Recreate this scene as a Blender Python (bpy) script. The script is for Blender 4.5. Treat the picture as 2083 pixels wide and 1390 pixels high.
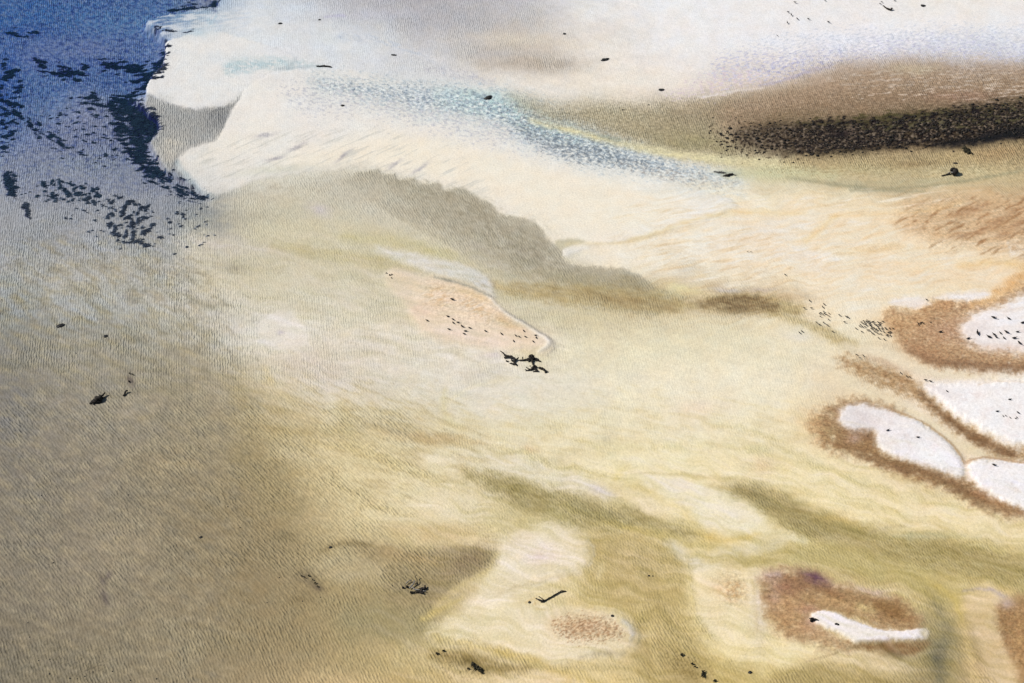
import bpy, bmesh, math, random
import numpy as np
from mathutils import Vector, Matrix, noise as mnoise

C = bpy.context.scene
for o in list(bpy.data.objects): bpy.data.objects.remove(o)

# ------------------------------------------------------------------ camera: from a light aircraft, 180 m up
CAM = (0.0, -180.0, 180.0); PITCH = math.radians(45.0); HFOV = math.radians(34.0)
cam = bpy.data.objects.new('camera', bpy.data.cameras.new('camera')); C.collection.objects.link(cam)
cam.location = CAM; cam.rotation_euler = (math.radians(90) - PITCH, 0, 0)
cam.data.sensor_fit = 'HORIZONTAL'; cam.data.angle = HFOV
cam.data.clip_start = 1.0; cam.data.clip_end = 40000
C.camera = cam

# ------------------------------------------------------------------ daylight
SUN_EL = math.radians(44.0); SUN_AZ = math.radians(173.0)      # azimuth counter-clockwise from +x: sun low on the left
w = bpy.data.worlds.new('World'); C.world = w; w.use_nodes = True
nt = w.node_tree; nt.nodes.clear()
sky = nt.nodes.new('ShaderNodeTexSky'); sky.sky_type = 'NISHITA'; sky.sun_disc = False
sky.sun_elevation = SUN_EL; sky.sun_rotation = math.radians(90) - SUN_AZ
bg = nt.nodes.new('ShaderNodeBackground'); bg.inputs['Strength'].default_value = 0.06
ow = nt.nodes.new('ShaderNodeOutputWorld')
nt.links.new(sky.outputs[0], bg.inputs[0]); nt.links.new(bg.outputs[0], ow.inputs[0])
sl = bpy.data.lights.new('sun', 'SUN'); sl.energy = 4.6; sl.angle = math.radians(0.5); sl.color = (1.0, 0.965, 0.91)
sun = bpy.data.objects.new('sun', sl); C.collection.objects.link(sun)
sd = Vector((math.cos(SUN_EL) * math.cos(SUN_AZ), math.cos(SUN_EL) * math.sin(SUN_AZ), math.sin(SUN_EL)))
sun.rotation_euler = sd.to_track_quat('Z', 'Y').to_euler(); sun.location = sd * 500
C.view_settings.view_transform = 'Standard'; C.view_settings.look = 'None'
C.view_settings.exposure = 0.0; C.view_settings.gamma = 1.0
C.cycles.max_bounces = 6; C.cycles.transparent_max_bounces = 12; C.cycles.volume_bounces = 0
C.cycles.diffuse_bounces = 2; C.cycles.glossy_bounces = 2

F = 2083 / 2 / math.tan(HFOV / 2); SP_, CP_ = math.sin(PITCH), math.cos(PITCH)
def at(px, py, z=0.0):
    """ground point (metres) of a image pixel, cast through the camera"""
    a = (px - 1041.5) / F; b = -(py - 695.0) / F
    d = Vector((a, CP_ + b * SP_, -SP_ + b * CP_)); t = (z - CAM[2]) / d.z
    return Vector(CAM) + d * t
def to_pixel(X, Y):  # image pixel where the camera sees a ground point
    dy = Y - CAM[1]; dz = -CAM[2]
    zc = dy * CP_ - dz * SP_; yc = dy * SP_ + dz * CP_
    return 1041.5 + F * X / zc, 695.0 - F * yc / zc
def unit(px, py):
    """metres per image pixel"""
    p = at(px, py); return (Vector(CAM) - p).dot(Vector((0, -CP_, SP_))) / F
# ------------------------------------------------------------------ layout of the flats in image pixels
# The tidal flat is laid out in image coordinates cast through the camera (2083 x 1390 pixels, one pixel is about 8 cm on the
# ground); to_pixel() / at() convert between ground metres and image pixels.  Everything below
# lists what lies where: sediment colour (as it looks in the sun), water depth, ripple bedding.
def _hash(ix, iy, seed):
    n = (ix.astype(np.int64) * 374761393 + iy.astype(np.int64) * 668265263 + seed * 974634121) & 0x7fffffff
    n = ((n ^ (n >> 13)) * 1274126177) & 0x7fffffff
    n = (n ^ (n >> 16)) & 0xffff
    return n.astype(np.float32) * (2 * np.pi / 65536.0)

def perlin(x, y, seed=0):
    x0 = np.floor(x); y0 = np.floor(y)
    fx = (x - x0).astype(np.float32); fy = (y - y0).astype(np.float32)
    ix = x0.astype(np.int64); iy = y0.astype(np.int64)
    u = fx * fx * fx * (fx * (fx * 6 - 15) + 10); v = fy * fy * fy * (fy * (fy * 6 - 15) + 10)
    def g(dx, dy):
        a = _hash(ix + dx, iy + dy, seed)
        return np.cos(a) * (fx - dx) + np.sin(a) * (fy - dy)
    a = g(0, 0); b = g(1, 0); c = g(0, 1); d = g(1, 1)
    return 1.4 * ((a + (b - a) * u) * (1 - v) + (c + (d - c) * u) * v)

def fbm(x, y, oct=3, seed=0, gain=0.5):
    t = 0; a = 1.0; s = 0
    for i in range(oct):
        t = t + a * perlin(x * (2.03 ** i) + 17.3 * i, y * (2.03 ** i) - 9.1 * i, seed + i * 7)
        s += a; a *= gain
    return t / s

def sstep(a, b, x):
    t = np.clip((x - a) / (b - a), 0, 1)
    return t * t * (3 - 2 * t)

def sd_poly(pts, x, y):
    d = np.full(x.shape, 1e12, np.float32); inside = np.zeros(x.shape, bool)
    n = len(pts)
    for i in range(n):
        ax, ay = pts[i]; bx, by = pts[(i + 1) % n]
        ex, ey = bx - ax, by - ay
        t = np.clip(((x - ax) * ex + (y - ay) * ey) / (ex * ex + ey * ey + 1e-9), 0, 1)
        d = np.minimum(d, (x - ax - ex * t) ** 2 + (y - ay - ey * t) ** 2)
        if ay != by:
            c = ((ay > y) != (by > y)) & (x < ex * (y - ay) / ey + ax)
            inside ^= c
    d = np.sqrt(d)
    return np.where(inside, -d, d)

def sd_line(pts, x, y):
    d = np.full(x.shape, 1e6, np.float32)
    for (ax, ay, aw), (bx, by, bw) in zip(pts[:-1], pts[1:]):
        ex, ey = bx - ax, by - ay
        t = np.clip(((x - ax) * ex + (y - ay) * ey) / (ex * ex + ey * ey + 1e-9), 0, 1)
        d = np.minimum(d, np.hypot(x - ax - ex * t, y - ay - ey * t) - 0.5 * (aw + (bw - aw) * t))
    return d

def smooth_loop(pts, closed=True, k=3):
    """Catmull-Rom through the points given in image pixels."""
    P = [np.array(p, float) for p in pts]; n = len(P); out = []
    rng = range(n) if closed else range(n - 1)
    for i in rng:
        if closed: p0, p1, p2, p3 = P[i - 1], P[i], P[(i + 1) % n], P[(i + 2) % n]
        else: p0, p1, p2, p3 = P[max(i - 1, 0)], P[i], P[i + 1], P[min(i + 2, n - 1)]
        for j in range(k):
            t = j / k
            out.append(tuple(0.5 * (2 * p1 + (p2 - p0) * t + (2 * p0 - 5 * p1 + 4 * p2 - p3) * t * t + (3 * p1 - p0 - 3 * p2 + p3) * t ** 3)))
    if not closed: out.append(tuple(P[-1]))
    return out

BASE_X = [173.58 * i for i in range(13)]
BASE_Y = [86.9 * i for i in range(17)]
BASE = [
 "40,85,145 72,115,165 105,135,168 205,208,212 192,192,196 180,178,180 192,190,192 220,217,215 232,229,228 238,234,232 240,235,233 241,233,222 241,234,228",
 "58,95,150 88,108,156 200,204,208 217,219,220 210,212,214 202,200,200 198,188,176 223,215,206 229,225,223 233,229,231 224,222,229 217,216,222 214,214,220",
 "72,88,132 84,94,138 222,220,218 229,227,223 217,215,216 206,206,208 223,213,200 227,217,203 223,211,199 205,190,176 182,163,143 175,154,134 168,148,130",
 "112,118,146 122,127,150 165,162,160 236,229,217 227,222,216 224,217,210 212,209,200 192,184,160 168,155,127 148,131,106 150,130,100 142,120,92 140,116,86",
 "124,130,146 130,135,146 134,138,144 216,211,196 212,206,190 237,227,210 241,231,214 240,230,212 228,218,198 203,193,158 192,175,138 197,181,143 194,175,135",
 "166,166,167 156,157,160 142,146,150 188,184,166 197,190,170 190,181,158 237,227,207 241,231,212 243,230,208 241,224,198 239,222,193 222,196,158 204,172,132",
 "164,164,160 166,166,162 170,170,162 197,190,174 202,192,163 207,197,168 180,172,148 233,222,202 236,226,207 239,226,206 241,226,202 239,222,193 234,212,180",
 "170,168,159 184,180,168 197,190,174 214,207,192 214,208,190 226,211,186 202,192,162 196,180,143 200,182,148 214,194,160 237,222,197 236,217,188 232,208,174",
 "152,150,142 174,168,152 190,182,162 215,208,192 216,206,188 217,208,190 224,214,196 219,209,180 223,213,184 227,216,190 226,212,184 218,195,162 228,215,204",
 "140,136,128 166,159,143 179,169,146 206,193,162 214,204,186 216,208,190 222,214,198 225,215,189 229,219,193 229,218,192 222,205,176 228,211,192 240,231,226",
 "138,132,120 161,151,131 173,161,134 192,177,138 207,193,154 212,200,168 219,208,175 225,213,182 229,217,189 230,217,184 222,201,162 232,216,196 232,218,202",
 "136,128,113 156,143,119 166,151,119 180,164,123 213,198,155 221,207,168 225,213,187 226,212,170 229,214,172 228,212,168 227,211,169 220,196,155 236,224,214",
 "141,131,111 153,139,113 159,143,109 170,152,110 206,190,147 223,208,168 205,190,142 200,184,132 223,207,163 214,198,146 226,210,163 229,212,168 227,206,168",
 "139,127,105 158,143,116 159,143,109 163,145,105 182,165,123 203,184,137 224,209,172 207,189,134 212,194,136 217,200,152 200,183,124 200,182,120 208,190,130",
 "136,123,99 156,139,109 161,143,107 157,139,99 164,147,107 176,159,115 222,206,166 202,183,124 212,193,139 218,196,158 205,178,132 196,177,118 208,185,131",
 "129,117,93 146,131,99 163,146,107 159,141,99 170,152,108 206,188,138 216,198,157 220,203,165 193,172,112 229,210,159 226,207,166 160,146,104 205,172,125",
 "121,111,87 141,126,93 159,141,103 169,149,107 191,170,120 192,171,118 225,204,157 216,194,134 191,170,108 201,182,118 192,171,109 155,137,95 221,194,146",
]

def base_field(x, y):
    G = np.array([[[float(c) for c in cell.split(',')] for cell in row.split()] for row in BASE], np.float32)
    fx = np.clip(x / BASE_X[1], 0, 12 - 1e-4); fy = np.clip(y / BASE_Y[1], 0, 16 - 1e-4)
    ix = fx.astype(int); iy = fy.astype(int)
    tx = (fx - ix)[..., None]; ty = (fy - iy)[..., None]
    tx = 0.45 * tx + 0.55 * tx * tx * (3 - 2 * tx); ty = 0.45 * ty + 0.55 * ty * ty * (3 - 2 * ty)
    a = G[iy, ix] * (1 - tx) + G[iy, ix + 1] * tx
    b = G[iy + 1, ix] * (1 - tx) + G[iy + 1, ix + 1] * tx
    return a * (1 - ty) + b * ty

class Flat:
    """Layout of the flat evaluated at image pixels U, V (2-D arrays, V constant per row)."""
    def __init__(s, U, V):
        s.U, s.V = U, V
        s.vr = V[:, 0]
        s.w1 = fbm(U / 90, V / 70, 2, 11), fbm(U / 90, V / 70, 2, 12)
        s.w2 = fbm(U / 17, V / 14, 2, 13), fbm(U / 17, V / 14, 2, 14)
        s.brk = np.clip(1 + 0.9 * fbm((U * .97 + V * .26) / 34, (V * .97 - U * .26) / 13, 4, 17, .6), .25, 1.5)
        s.w3 = perlin(U / 5.2, V / 4.2, 15), perlin(U / 5.2, V / 4.2, 16)
        cu = U + 22 * s.w1[0]; cv = V + 16 * s.w1[1]
        s.rgb = base_field(cu, cv)
        lf = (1 - sstep(250, 620, U)) * sstep(480, 640, V)
        s.rgb += lf[..., None] * np.array((-17, -10, 0), np.float32)
        hi = sstep(188, 228, s.rgb[..., 1]); s.rgb += hi[..., None] * np.array((8, 9, 10), np.float32)
        s.z = np.full(U.shape, -0.32, np.float32)
        s.rip = np.full(U.shape, 0.5, np.float32)
        s.grain = np.zeros(U.shape, np.float32)
        s.grass = np.zeros(U.shape, np.float32); s.bed = np.zeros(U.shape, np.float32)

    def box(s, x0, y0, x1, y1):
        r = np.where((s.vr >= y0) & (s.vr <= y1))[0]
        if len(r) == 0: return None
        rs = slice(r.min(), r.max() + 1)
        c = np.where(((s.U[rs] >= x0) & (s.U[rs] <= x1)).any(0))[0]
        if len(c) == 0: return None
        return rs, slice(c.min(), c.max() + 1)

    def xy(s, k, w):
        a, b, c = w
        return (s.U[k] + a * s.w1[0][k] + b * s.w2[0][k] + c * s.w3[0][k],
                s.V[k] + a * s.w1[1][k] + b * s.w2[1][k] + c * s.w3[1][k])

    def mask(s, kind, pts, soft, w):
        P = np.array(pts, float)
        m = soft * 1.6 + 3 * sum(w) * 0.6 + (P[:, 2].max() if kind == 'L' else 0) + 4
        k = s.box(P[:, 0].min() - m, P[:, 1].min() - m, P[:, 0].max() + m, P[:, 1].max() + m)
        if k is None: return None, None
        x, y = s.xy(k, w)
        if kind == 'P': d = sd_poly(smooth_loop(pts), x, y)
        elif kind == 'R': d = sd_poly(pts, x, y)
        else: d = sd_line(smooth_loop(pts, False), x, y)
        return k, sstep(soft, -soft, d)

    def put(s, k, m, col=None, z=None, rip=None):
        if col is not None:
            s.rgb[k] += (np.array(col, np.float32) - s.rgb[k]) * m[..., None]
        if z is not None: s.z[k] += (z - s.z[k]) * m
        if rip is not None: s.rip[k] += (rip - s.rip[k]) * m

    def P(s, pts, col, soft=4, a=1.0, w=(0, 3, 1), z=None, rip=None, kind='P', tex=None, fade=None):
        """area; tex = (unit_x, unit_y, lo, hi, seed, slope) breaks it up with a noise"""
        k, m = s.mask(kind, pts, soft, w)
        if k is None: return
        if fade: m = m * (1 - sstep(fade[0], fade[1], s.V[k] + 14 * s.w1[1][k] + 8 * s.w2[0][k]))
        if tex:
            ux, uy, lo, hi, seed, sl = tex
            n = s.noise(k, ux, uy, seed, sl)
            put = m * a * sstep(lo, hi, n)
        else: put = m * a
        if kind == 'L' and soft >= 4: put = np.clip(put * s.brk[k], 0, 1)
        s.put(k, put, col)
        s.put(k, m, None, z, rip)

    def L(s, pts, col, soft=4, a=1.0, w=(0, 3, 1), z=None, rip=None, tex=None):
        s.P(pts, col, soft, a, w, z, rip, 'L', tex)

    def E(s, x, y, rx, ry, col, a=1.0, rot=0, w=(4, 3, 0), z=None, rip=None, tex=None):
        """soft-edged patch"""
        R = 2.2 * max(rx, ry) + 20
        k = s.box(x - R, y - R, x + R, y + R)
        if k is None: return
        X, Y = s.xy(k, w); c, n = math.cos(math.radians(rot)), math.sin(math.radians(rot))
        dx, dy = X - x, Y - y
        q = ((dx * c + dy * n) / rx) ** 2 + ((-dx * n + dy * c) / ry) ** 2
        m = np.exp(-q * 1.2)
        mm = np.clip(m * a * s.brk[k], 0, 1)
        if tex:
            ux, uy, lo, hi, seed, sl = tex
            mm = mm * sstep(lo, hi, s.noise(k, ux, uy, seed, sl))
        s.put(k, mm, col); s.put(k, m, None, z, rip)

    def G(s, kind, pts, soft, v, w=(4, 8, 4)):
        """how coarse and speckled the surface is"""
        k, m = s.mask(kind, pts, soft, w)
        if k is not None: s.grain[k] += (v - s.grain[k]) * m

    def noise(s, k, ux, uy, seed, sl=0.0, oct=3):
        x, y = s.U[k], s.V[k]
        r = math.radians(sl); c, n = math.cos(r), math.sin(r)
        return fbm((x * c + y * n) / ux, (-x * n + y * c) / uy, oct, seed, 0.6)

    def SP(s, kind, pts, soft, cov, ux, uy, col, seed, sl=0.0, edge=0.3, a=1.0, w=(3, 3, 1), oct=3):
        """broken patches: coverage cov inside the area, thinning out over `soft`"""
        k, m = s.mask(kind, pts, soft, w)
        if k is None: return
        n = s.noise(k, ux, uy, seed, sl, oct) * 1.9 + (m - 1) * 1.0 + (cov - 0.5) * 1.6
        q = sstep(-edge * .6, edge * .9, n) * sstep(0, .15, m)
        if 51 <= seed <= 72: s.grass[k] = np.maximum(s.grass[k], q)
        if seed in (98, 99, 100): s.bed[k] = np.maximum(s.bed[k], q)
        s.put(k, q * a, col)

def flat_layout(U, V):  # shapes and colours placed by image pixel
    f = Flat(U, V); P, L, E, SP, G = f.P, f.L, f.E, f.SP, f.G
    full = (slice(None), slice(None))
    # ---- broad washes of silt over the sand
    n = f.noise(full, 130, 60, 31, 18); f.rgb *= (1 + 0.045 * n)[..., None]
    n = f.noise(full, 60, 12, 32, 14, 4)
    wt = sstep(500, 1100, U) * 0.6 + 0.4
    f.rgb *= (1 + 0.05 * n * wt)[..., None]
    n = f.noise(full, 40, 34, 33, 0, 3); f.rgb[..., 2] *= 1 + 0.03 * n; f.rgb[..., 0] *= 1 - 0.012 * n
    # ---- the deep corner
    deep = [(-400, -400), (460, -400), (445, -6), (425, 14), (345, 24), (296, 40), (322, 62), (338, 84), (334, 112), (322, 138), (306, 158),
            (296, 180), (262, 186), (276, 206), (302, 224), (322, 250), (318, 272), (306, 290), (332, 322), (345, 346), (384, 370), (428, 402), (400, 430),
            (300, 470), (160, 475), (60, 440), (-400, 430)]
    deep = [q if q[1] < 425 else (q[0], 620) for q in deep]
    P(deep, (116, 123, 144), 8, .95, (3, 3, 2), z=-1.3, rip=.8, fade=(330, 520))
    P([(-400, -400), (400, -400), (338, 60), (316, 150), (260, 185), (150, 170), (70, 260), (-400, 330)], (68, 103, 150), 50, .85, (20, 10, 3), z=-2.3)
    E(40, 10, 190, 50, (44, 92, 150), .7, 0, z=-2.6); E(170, 80, 120, 36, (108, 120, 158), .8); E(240, 150, 110, 22, (62, 92, 140), .8); E(60, 85, 60, 40, (96, 110, 156), .6)
    E(0, 150, 36, 90, (36, 74, 142), .85); E(60, 44, 70, 14, (30, 64, 130), .6); E(140, 250, 120, 40, (122, 126, 148), .7); E(60, 190, 60, 16, (84, 106, 142), .6)
    E(260, 26, 120, 24, (84, 124, 162), .7); E(180, 330, 150, 36, (126, 136, 142), .7); E(200, 110, 120, 10, (60, 84, 142), .5)
    P([(-300, 330), (200, 330), (420, 400), (460, 470), (380, 540), (120, 560), (-300, 540)], (160, 162, 164), 60, .6, (14, 8, 2), rip=.7); E(400, 440, 70, 34, (128, 134, 144), .6); E(40, 480, 120, 26, (146, 148, 152), .5)
    f.P(deep, (150, 160, 182), 12, .6, (3, 3, 2), tex=(14, 5, -.05, .4, 41, 38), fade=(300, 440))
    f.P(deep, (38, 56, 110), 12, .75, (3, 3, 2), tex=(15, 6, .0, .4, 42, 8), fade=(250, 420))
    SP('P', [(-100, -20), (330, -20), (320, 160), (220, 180), (-100, 200)], 30, .44, 8, 4.4, (32, 54, 116), 190, 30, .9, .6); SP('P', [(20, 200), (220, 190), (330, 380), (20, 400)], 40, .44, 8, 4.6, (96, 104, 132), 191, 30, .9, .6)
    SP('P', [(-100, -20), (330, -20), (330, 330), (-100, 380)], 40, .40, 6, 3.6, (146, 156, 184), 192, 35, .8, .5)
    # ---- the bright lobe and the lower bank beside the deep
    P([(338, 84), (360, 76), (430, 62), (520, 84), (580, 104), (600, 118), (590, 132), (566, 142), (540, 152), (500, 180), (470, 206), (420, 219), (368, 216), (322, 198), (298, 186), (306, 158), (324, 136), (336, 108)],
      (226, 224, 221), 4, .95, (2, 3, 2), z=-.12, rip=.35)
    E(600, 95, 60, 26, (216, 216, 217), .7); E(470, 120, 60, 20, (212, 217, 220), .5)
    P([(296, 40), (345, 26), (440, 18), (540, 20), (560, 60), (420, 66), (345, 74), (322, 62)], (218, 219, 220), 12, .8, (3, 6, 3), z=-.15, rip=.3, tex=(60, 9, -.25, .2, 43, -6))
    E(430, 40, 22, 22, (165, 190, 205), .55, 0, tex=(14, 7, -.2, .3, 44, -40)); E(400, 68, 30, 10, (175, 196, 208), .6)
    P([(300, 190), (322, 202), (368, 219), (420, 222), (468, 210), (496, 186), (478, 214), (460, 240), (452, 266), (434, 281), (392, 292), (366, 306), (346, 346), (326, 320), (306, 290), (322, 266), (318, 240), (300, 224)],
      (160, 160, 157), 5, .92, (2, 4, 2), z=-.22, rip=.8)
    E(446, 240, 34, 20, (128, 128, 129), .6, -20); E(350, 300, 30, 34, (196, 190, 178), .8, 50); E(325, 205, 26, 14, (185, 184, 180), .6)
    E(440, 226, 40, 7, (95, 95, 98), .5, -12, tex=(9, 4, -.1, .25, 45, -15))
    P([(500, 180), (545, 152), (640, 142), (760, 150), (900, 200), (1060, 260), (1240, 330), (1400, 380), (1500, 420), (1330, 480), (1210, 500), (1150, 520), (1138, 500), (1110, 476), (1096, 455), (1050, 438), (1012, 430), (1000, 412), (960, 392), (900, 374), (850, 364), (800, 354), (770, 342), (640, 350), (540, 362), (440, 398), (400, 378), (362, 340), (380, 306), (440, 284), (456, 262), (464, 238), (482, 210)],
      (230, 225, 218), 5, .85, (2, 3, 2), z=-.06, rip=.22)
    E(900, 170, 260, 34, (214, 212, 210), .55, 6); E(620, 160, 120, 16, (220, 218, 217), .6, 4)
    P([(560, 330), (760, 280), (960, 300), (1160, 350), (1330, 390), (1400, 420), (1300, 470), (1140, 500), (1060, 440), (940, 384), (790, 350)], (239, 229, 210), 26, .8, rip=.08)
    L([(360, 330, 10), (400, 380, 8), (440, 402, 6)], (150, 165, 172), 6, .5)
    E(470, 300, 90, 30, (234, 227, 214), .6, -20); E(640, 215, 80, 30, (226, 223, 221), .6); E(860, 310, 120, 40, (240, 230, 212), .7, 15); E(560, 345, 80, 10, (204, 202, 184), .6, -6)
    # streaks of silt pulled down over the lower bank
    f.P([(420, 300), (700, 260), (900, 300), (1000, 390), (830, 370), (640, 350), (420, 380)], (196, 194, 186), 20, .55, (4, 3, 1), tex=(70, 7, .02, .42, 46, -24))
    for x, y, a in ((605, 298, -26), (803, 334, -36), (853, 344, -32), (698, 318, -38), (560, 322, -16), (540, 275, -8)):
        E(x, y, 20, 4, (172, 168, 172), .75, a, w=(2, 3, 2))
    # ---- wet grey-brown reach below the bank, scalloped edge
    P([(420, 420), (530, 378), (640, 356), (760, 346), (900, 400), (980, 480), (900, 500), (700, 470), (480, 470)], (203, 197, 181), 22, .85, (10, 9, 3), rip=.6); SP('P', [(470, 395), (640, 356), (770, 348), (860, 400), (700, 430), (500, 430)], 26, .44, 34, 9, (184, 177, 160), 195, -4, 1.1, .7)
    wet = [(690, 366), (730, 349), (768, 344), (776, 354), (802, 354), (810, 368), (842, 360), (852, 374), (892, 371), (904, 386), (944, 382), (964, 398), (1000, 414), (1012, 437),
           (1045, 439), (1086, 449), (1102, 466), (1108, 484), (1140, 506), (1146, 533), (1200, 541), (1265, 546), (1300, 560), (1330, 582), (1400, 604), (1330, 640), (1180, 625), (1050, 585), (960, 530), (880, 485), (800, 440), (730, 396)]
    f.P(wet, (174, 166, 147), 5, .88, (0, 4, 2), z=-.2, rip=.6, kind='R')
    P([(380, 440), (520, 420), (640, 405), (760, 440), (850, 465), (930, 505), (1010, 548), (1100, 575), (1200, 600), (1100, 650), (700, 640), (420, 600)], (206, 197, 170), 42, .95, (12, 8, 1), z=-.35, rip=.4)
    E(720, 400, 70, 34, (198, 192, 176), .9, 20); E(760, 385, 70, 20, (188, 181, 163), .6, 16); E(620, 425, 90, 26, (196, 190, 170), .7)
    E(965, 425, 60, 26, (154, 145, 124), .7, 30); E(1075, 495, 46, 40, (156, 148, 128), .7, 40); E(860, 395, 60, 16, (160, 152, 130), .6, 12)
    SP('P', wet, 30, .46, 26, 9, (196, 190, 172), 193, 24, 1.0, .6); SP('P', [(800, 360), (1000, 410), (1150, 530), (1320, 585), (1180, 600), (980, 500), (820, 420)], 24, .42, 20, 8, (140, 132, 112), 194, 30, 1.0, .55); E(780, 400, 120, 26, (190, 183, 164), .6, 8); E(900, 440, 80, 20, (176, 168, 147), .5, 26)
    P([(1130, 490), (1170, 486), (1190, 492), (1160, 500), (1140, 506)], (185, 176, 148), 5, .8)
    E(450, 470, 60, 60, (170, 166, 158), .4); E(420, 440, 60, 40, (128, 134, 140), .6); E(500, 440, 70, 16, (176, 170, 152), .5)
    E(650, 425, 26, 14, (205, 196, 196), .7, 20); E(480, 545, 26, 10, (160, 150, 128), .6, 10)
    L([(560, 500, 16), (680, 515, 26), (780, 530, 22), (850, 545, 12)], (190, 178, 135), 16, .7, (6, 4, 1)); L([(700, 480, 14), (820, 495, 22), (920, 520, 18)], (196, 186, 142), 14, .6)
    E(470, 500, 120, 20, (204, 196, 188), .5, 8); E(330, 540, 200, 24, (186, 180, 168), .5); E(170, 570, 150, 40, (186, 182, 172), .5)
    # ---- sea-grass in the deep
    NV = (27, 36, 80); NG = (40, 60, 92)
    SP('L', [(335, 88, 12), (326, 124, 22), (312, 150, 20), (262, 178, 14)], 12, 0.7, 24, 7, NV, 51, -8)
    SP('P', [(216, 182), (262, 176), (282, 204), (312, 228), (326, 252), (318, 274), (300, 286), (318, 320), (338, 346), (300, 350), (262, 316), (232, 262), (222, 226)], 10, 0.68, 26, 6, NV, 52, 4)
    SP('P', [(242, 186), (264, 184), (282, 206), (310, 232), (322, 254), (312, 268), (282, 262), (258, 240), (250, 206)], 8, 0.8, 24, 9, (24, 32, 72), 53)
    SP('P', [(312, 330), (345, 346), (384, 372), (424, 400), (372, 398), (330, 372), (290, 350)], 16, 0.54, 26, 6, (32, 46, 82), 54, 22)
    SP('L', [(390, 398, 6), (428, 400, 4)], 5, .9, 20, 8, (34, 58, 84), 55)
    SP('P', [(70, 102), (112, 108), (168, 122), (150, 146), (104, 142), (80, 130)], 18, 0.6, 34, 9, (38, 42, 106), 56, 12)
    SP('P', [(190, 104), (240, 100), (268, 112), (258, 128), (206, 126)], 16, 0.6, 36, 8, (36, 44, 106), 57, -6)
    SP('P', [(250, 112), (334, 106), (330, 146), (290, 160), (256, 140)], 16, 0.62, 34, 8, (28, 38, 92), 58, -4)
    SP('P', [(140, 180), (216, 182), (246, 204), (170, 212)], 16, 0.5, 30, 7, (44, 54, 100), 59, 4)
    SP('L', [(22, 208, 16), (60, 236, 20), (92, 262, 18), (128, 286, 14)], 16, 0.54, 20, 9, (50, 60, 108), 60, 34)
    SP('P', [(-10, 100), (30, 120), (40, 180), (20, 280), (-10, 300)], 18, 0.5, 26, 9, (34, 58, 124), 61)
    SP('P', [(0, 30), (90, 32), (60, 58), (0, 66)], 18, 0.4, 46, 8, (26, 56, 122), 62, 4)
    SP('P', [(330, 0), (440, -6), (440, 12), (380, 16)], 8, .6, 30, 6, (38, 54, 100), 63, 4); SP('L', [(318, 56, 5), (380, 66, 6), (390, 62, 4)], 6, .55, 22, 5, (52, 66, 110), 64)
    SP('P', [(60, 200), (240, 200), (300, 330), (120, 330)], 40, 0.2, 18, 7, (70, 82, 118), 65, 10)
    SP('P', [(76, 352), (190, 360), (200, 424), (110, 410), (72, 384)], 18, 0.4, 13, 11, (56, 74, 98), 66, 35)
    SP('P', [(6, 344), (24, 342), (28, 384), (12, 390)], 6, .8, 14, 9, (48, 62, 96), 67); SP('L', [(48, 412, 9), (54, 440, 7)], 5, .8, 10, 8, (74, 80, 110), 68)
    SP('P', [(212, 396), (250, 396), (310, 420), (310, 500), (250, 505), (205, 470)], 20, 0.42, 11, 15, (66, 80, 104), 69, 20)
    SP('P', [(130, 400), (440, 400), (460, 490), (330, 530), (120, 480)], 30, 0.06, 9, 12, (92, 104, 124), 70, 20)
    SP('P', [(330, 410), (420, 410), (440, 470), (330, 480)], 26, 0.1, 16, 12, (104, 116, 132), 71, -20, .4)
    SP('L', [(36, 384, 6), (110, 388, 6), (170, 386, 8)], 6, 0.42, 18, 6, (70, 86, 104), 72, 4)
    # ---- grey wash and shoal along the top
    E(880, 30, 160, 50, (176, 174, 178), .6, 8, rip=.5); E(1090, 128, 110, 20, (176, 164, 150), .75, 2, rip=.6); E(1000, 110, 80, 12, (190, 186, 184), .6); E(1060, 80, 120, 14, (216, 204, 186), .6, 4)
    E(1290, 160, 120, 20, (236, 226, 212), .8); E(1230, 60, 120, 20, (222, 214, 206), .5); E(760, 30, 90, 10, (196, 196, 206), .5, -4)
    L([(660, 32, 3), (700, 30, 4)], (185, 180, 205), 3, .6); E(600, 20, 60, 16, (212, 216, 222), .6)
    E(610, 60, 120, 14, (216, 216, 216), .5); E(580, 100, 60, 14, (222, 222, 226), .6)
    # bluish runnels
    L([(690, 74, 14), (760, 78, 16), (830, 100, 16), (880, 118, 8)], (190, 197, 208), 8, .6, (4, 4, 2), tex=(16, 6, -.3, .3, 81, 18))
    L([(470, 138, 30), (540, 128, 24), (600, 130, 14), (650, 134, 4)], (186, 202, 206), 9, .9, (3, 4, 2), rip=.5, tex=(12, 5, -.5, .15, 89, 10)); L([(560, 140, 4), (655, 133, 3)], (150, 165, 172), 4, .5)
    L([(870, 142, 14), (940, 152, 20), (1000, 166, 14)], (190, 188, 194), 6, .75, (3, 3, 2), tex=(13, 5, -.25, .25, 82, 24))
    run = [(650, 168, 14), (760, 186, 36), (860, 200, 50), (960, 210, 54), (1060, 238, 74), (1150, 274, 84), (1240, 306, 62), (1330, 332, 40), (1420, 356, 22), (1500, 372, 8)]
    L(run, (208, 210, 208), 18, .7, (4, 4, 2), z=-.2, rip=.2)
    L([(940, 205, 30), (1010, 212, 40), (1080, 240, 50), (1160, 270, 40), (1240, 290, 20)], (170, 204, 204), 16, .85, (4, 4, 2))
    E(1060, 232, 60, 12, (170, 196, 206), .5, 22); E(880, 196, 60, 14, (186, 196, 214), .6, 6)
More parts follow.
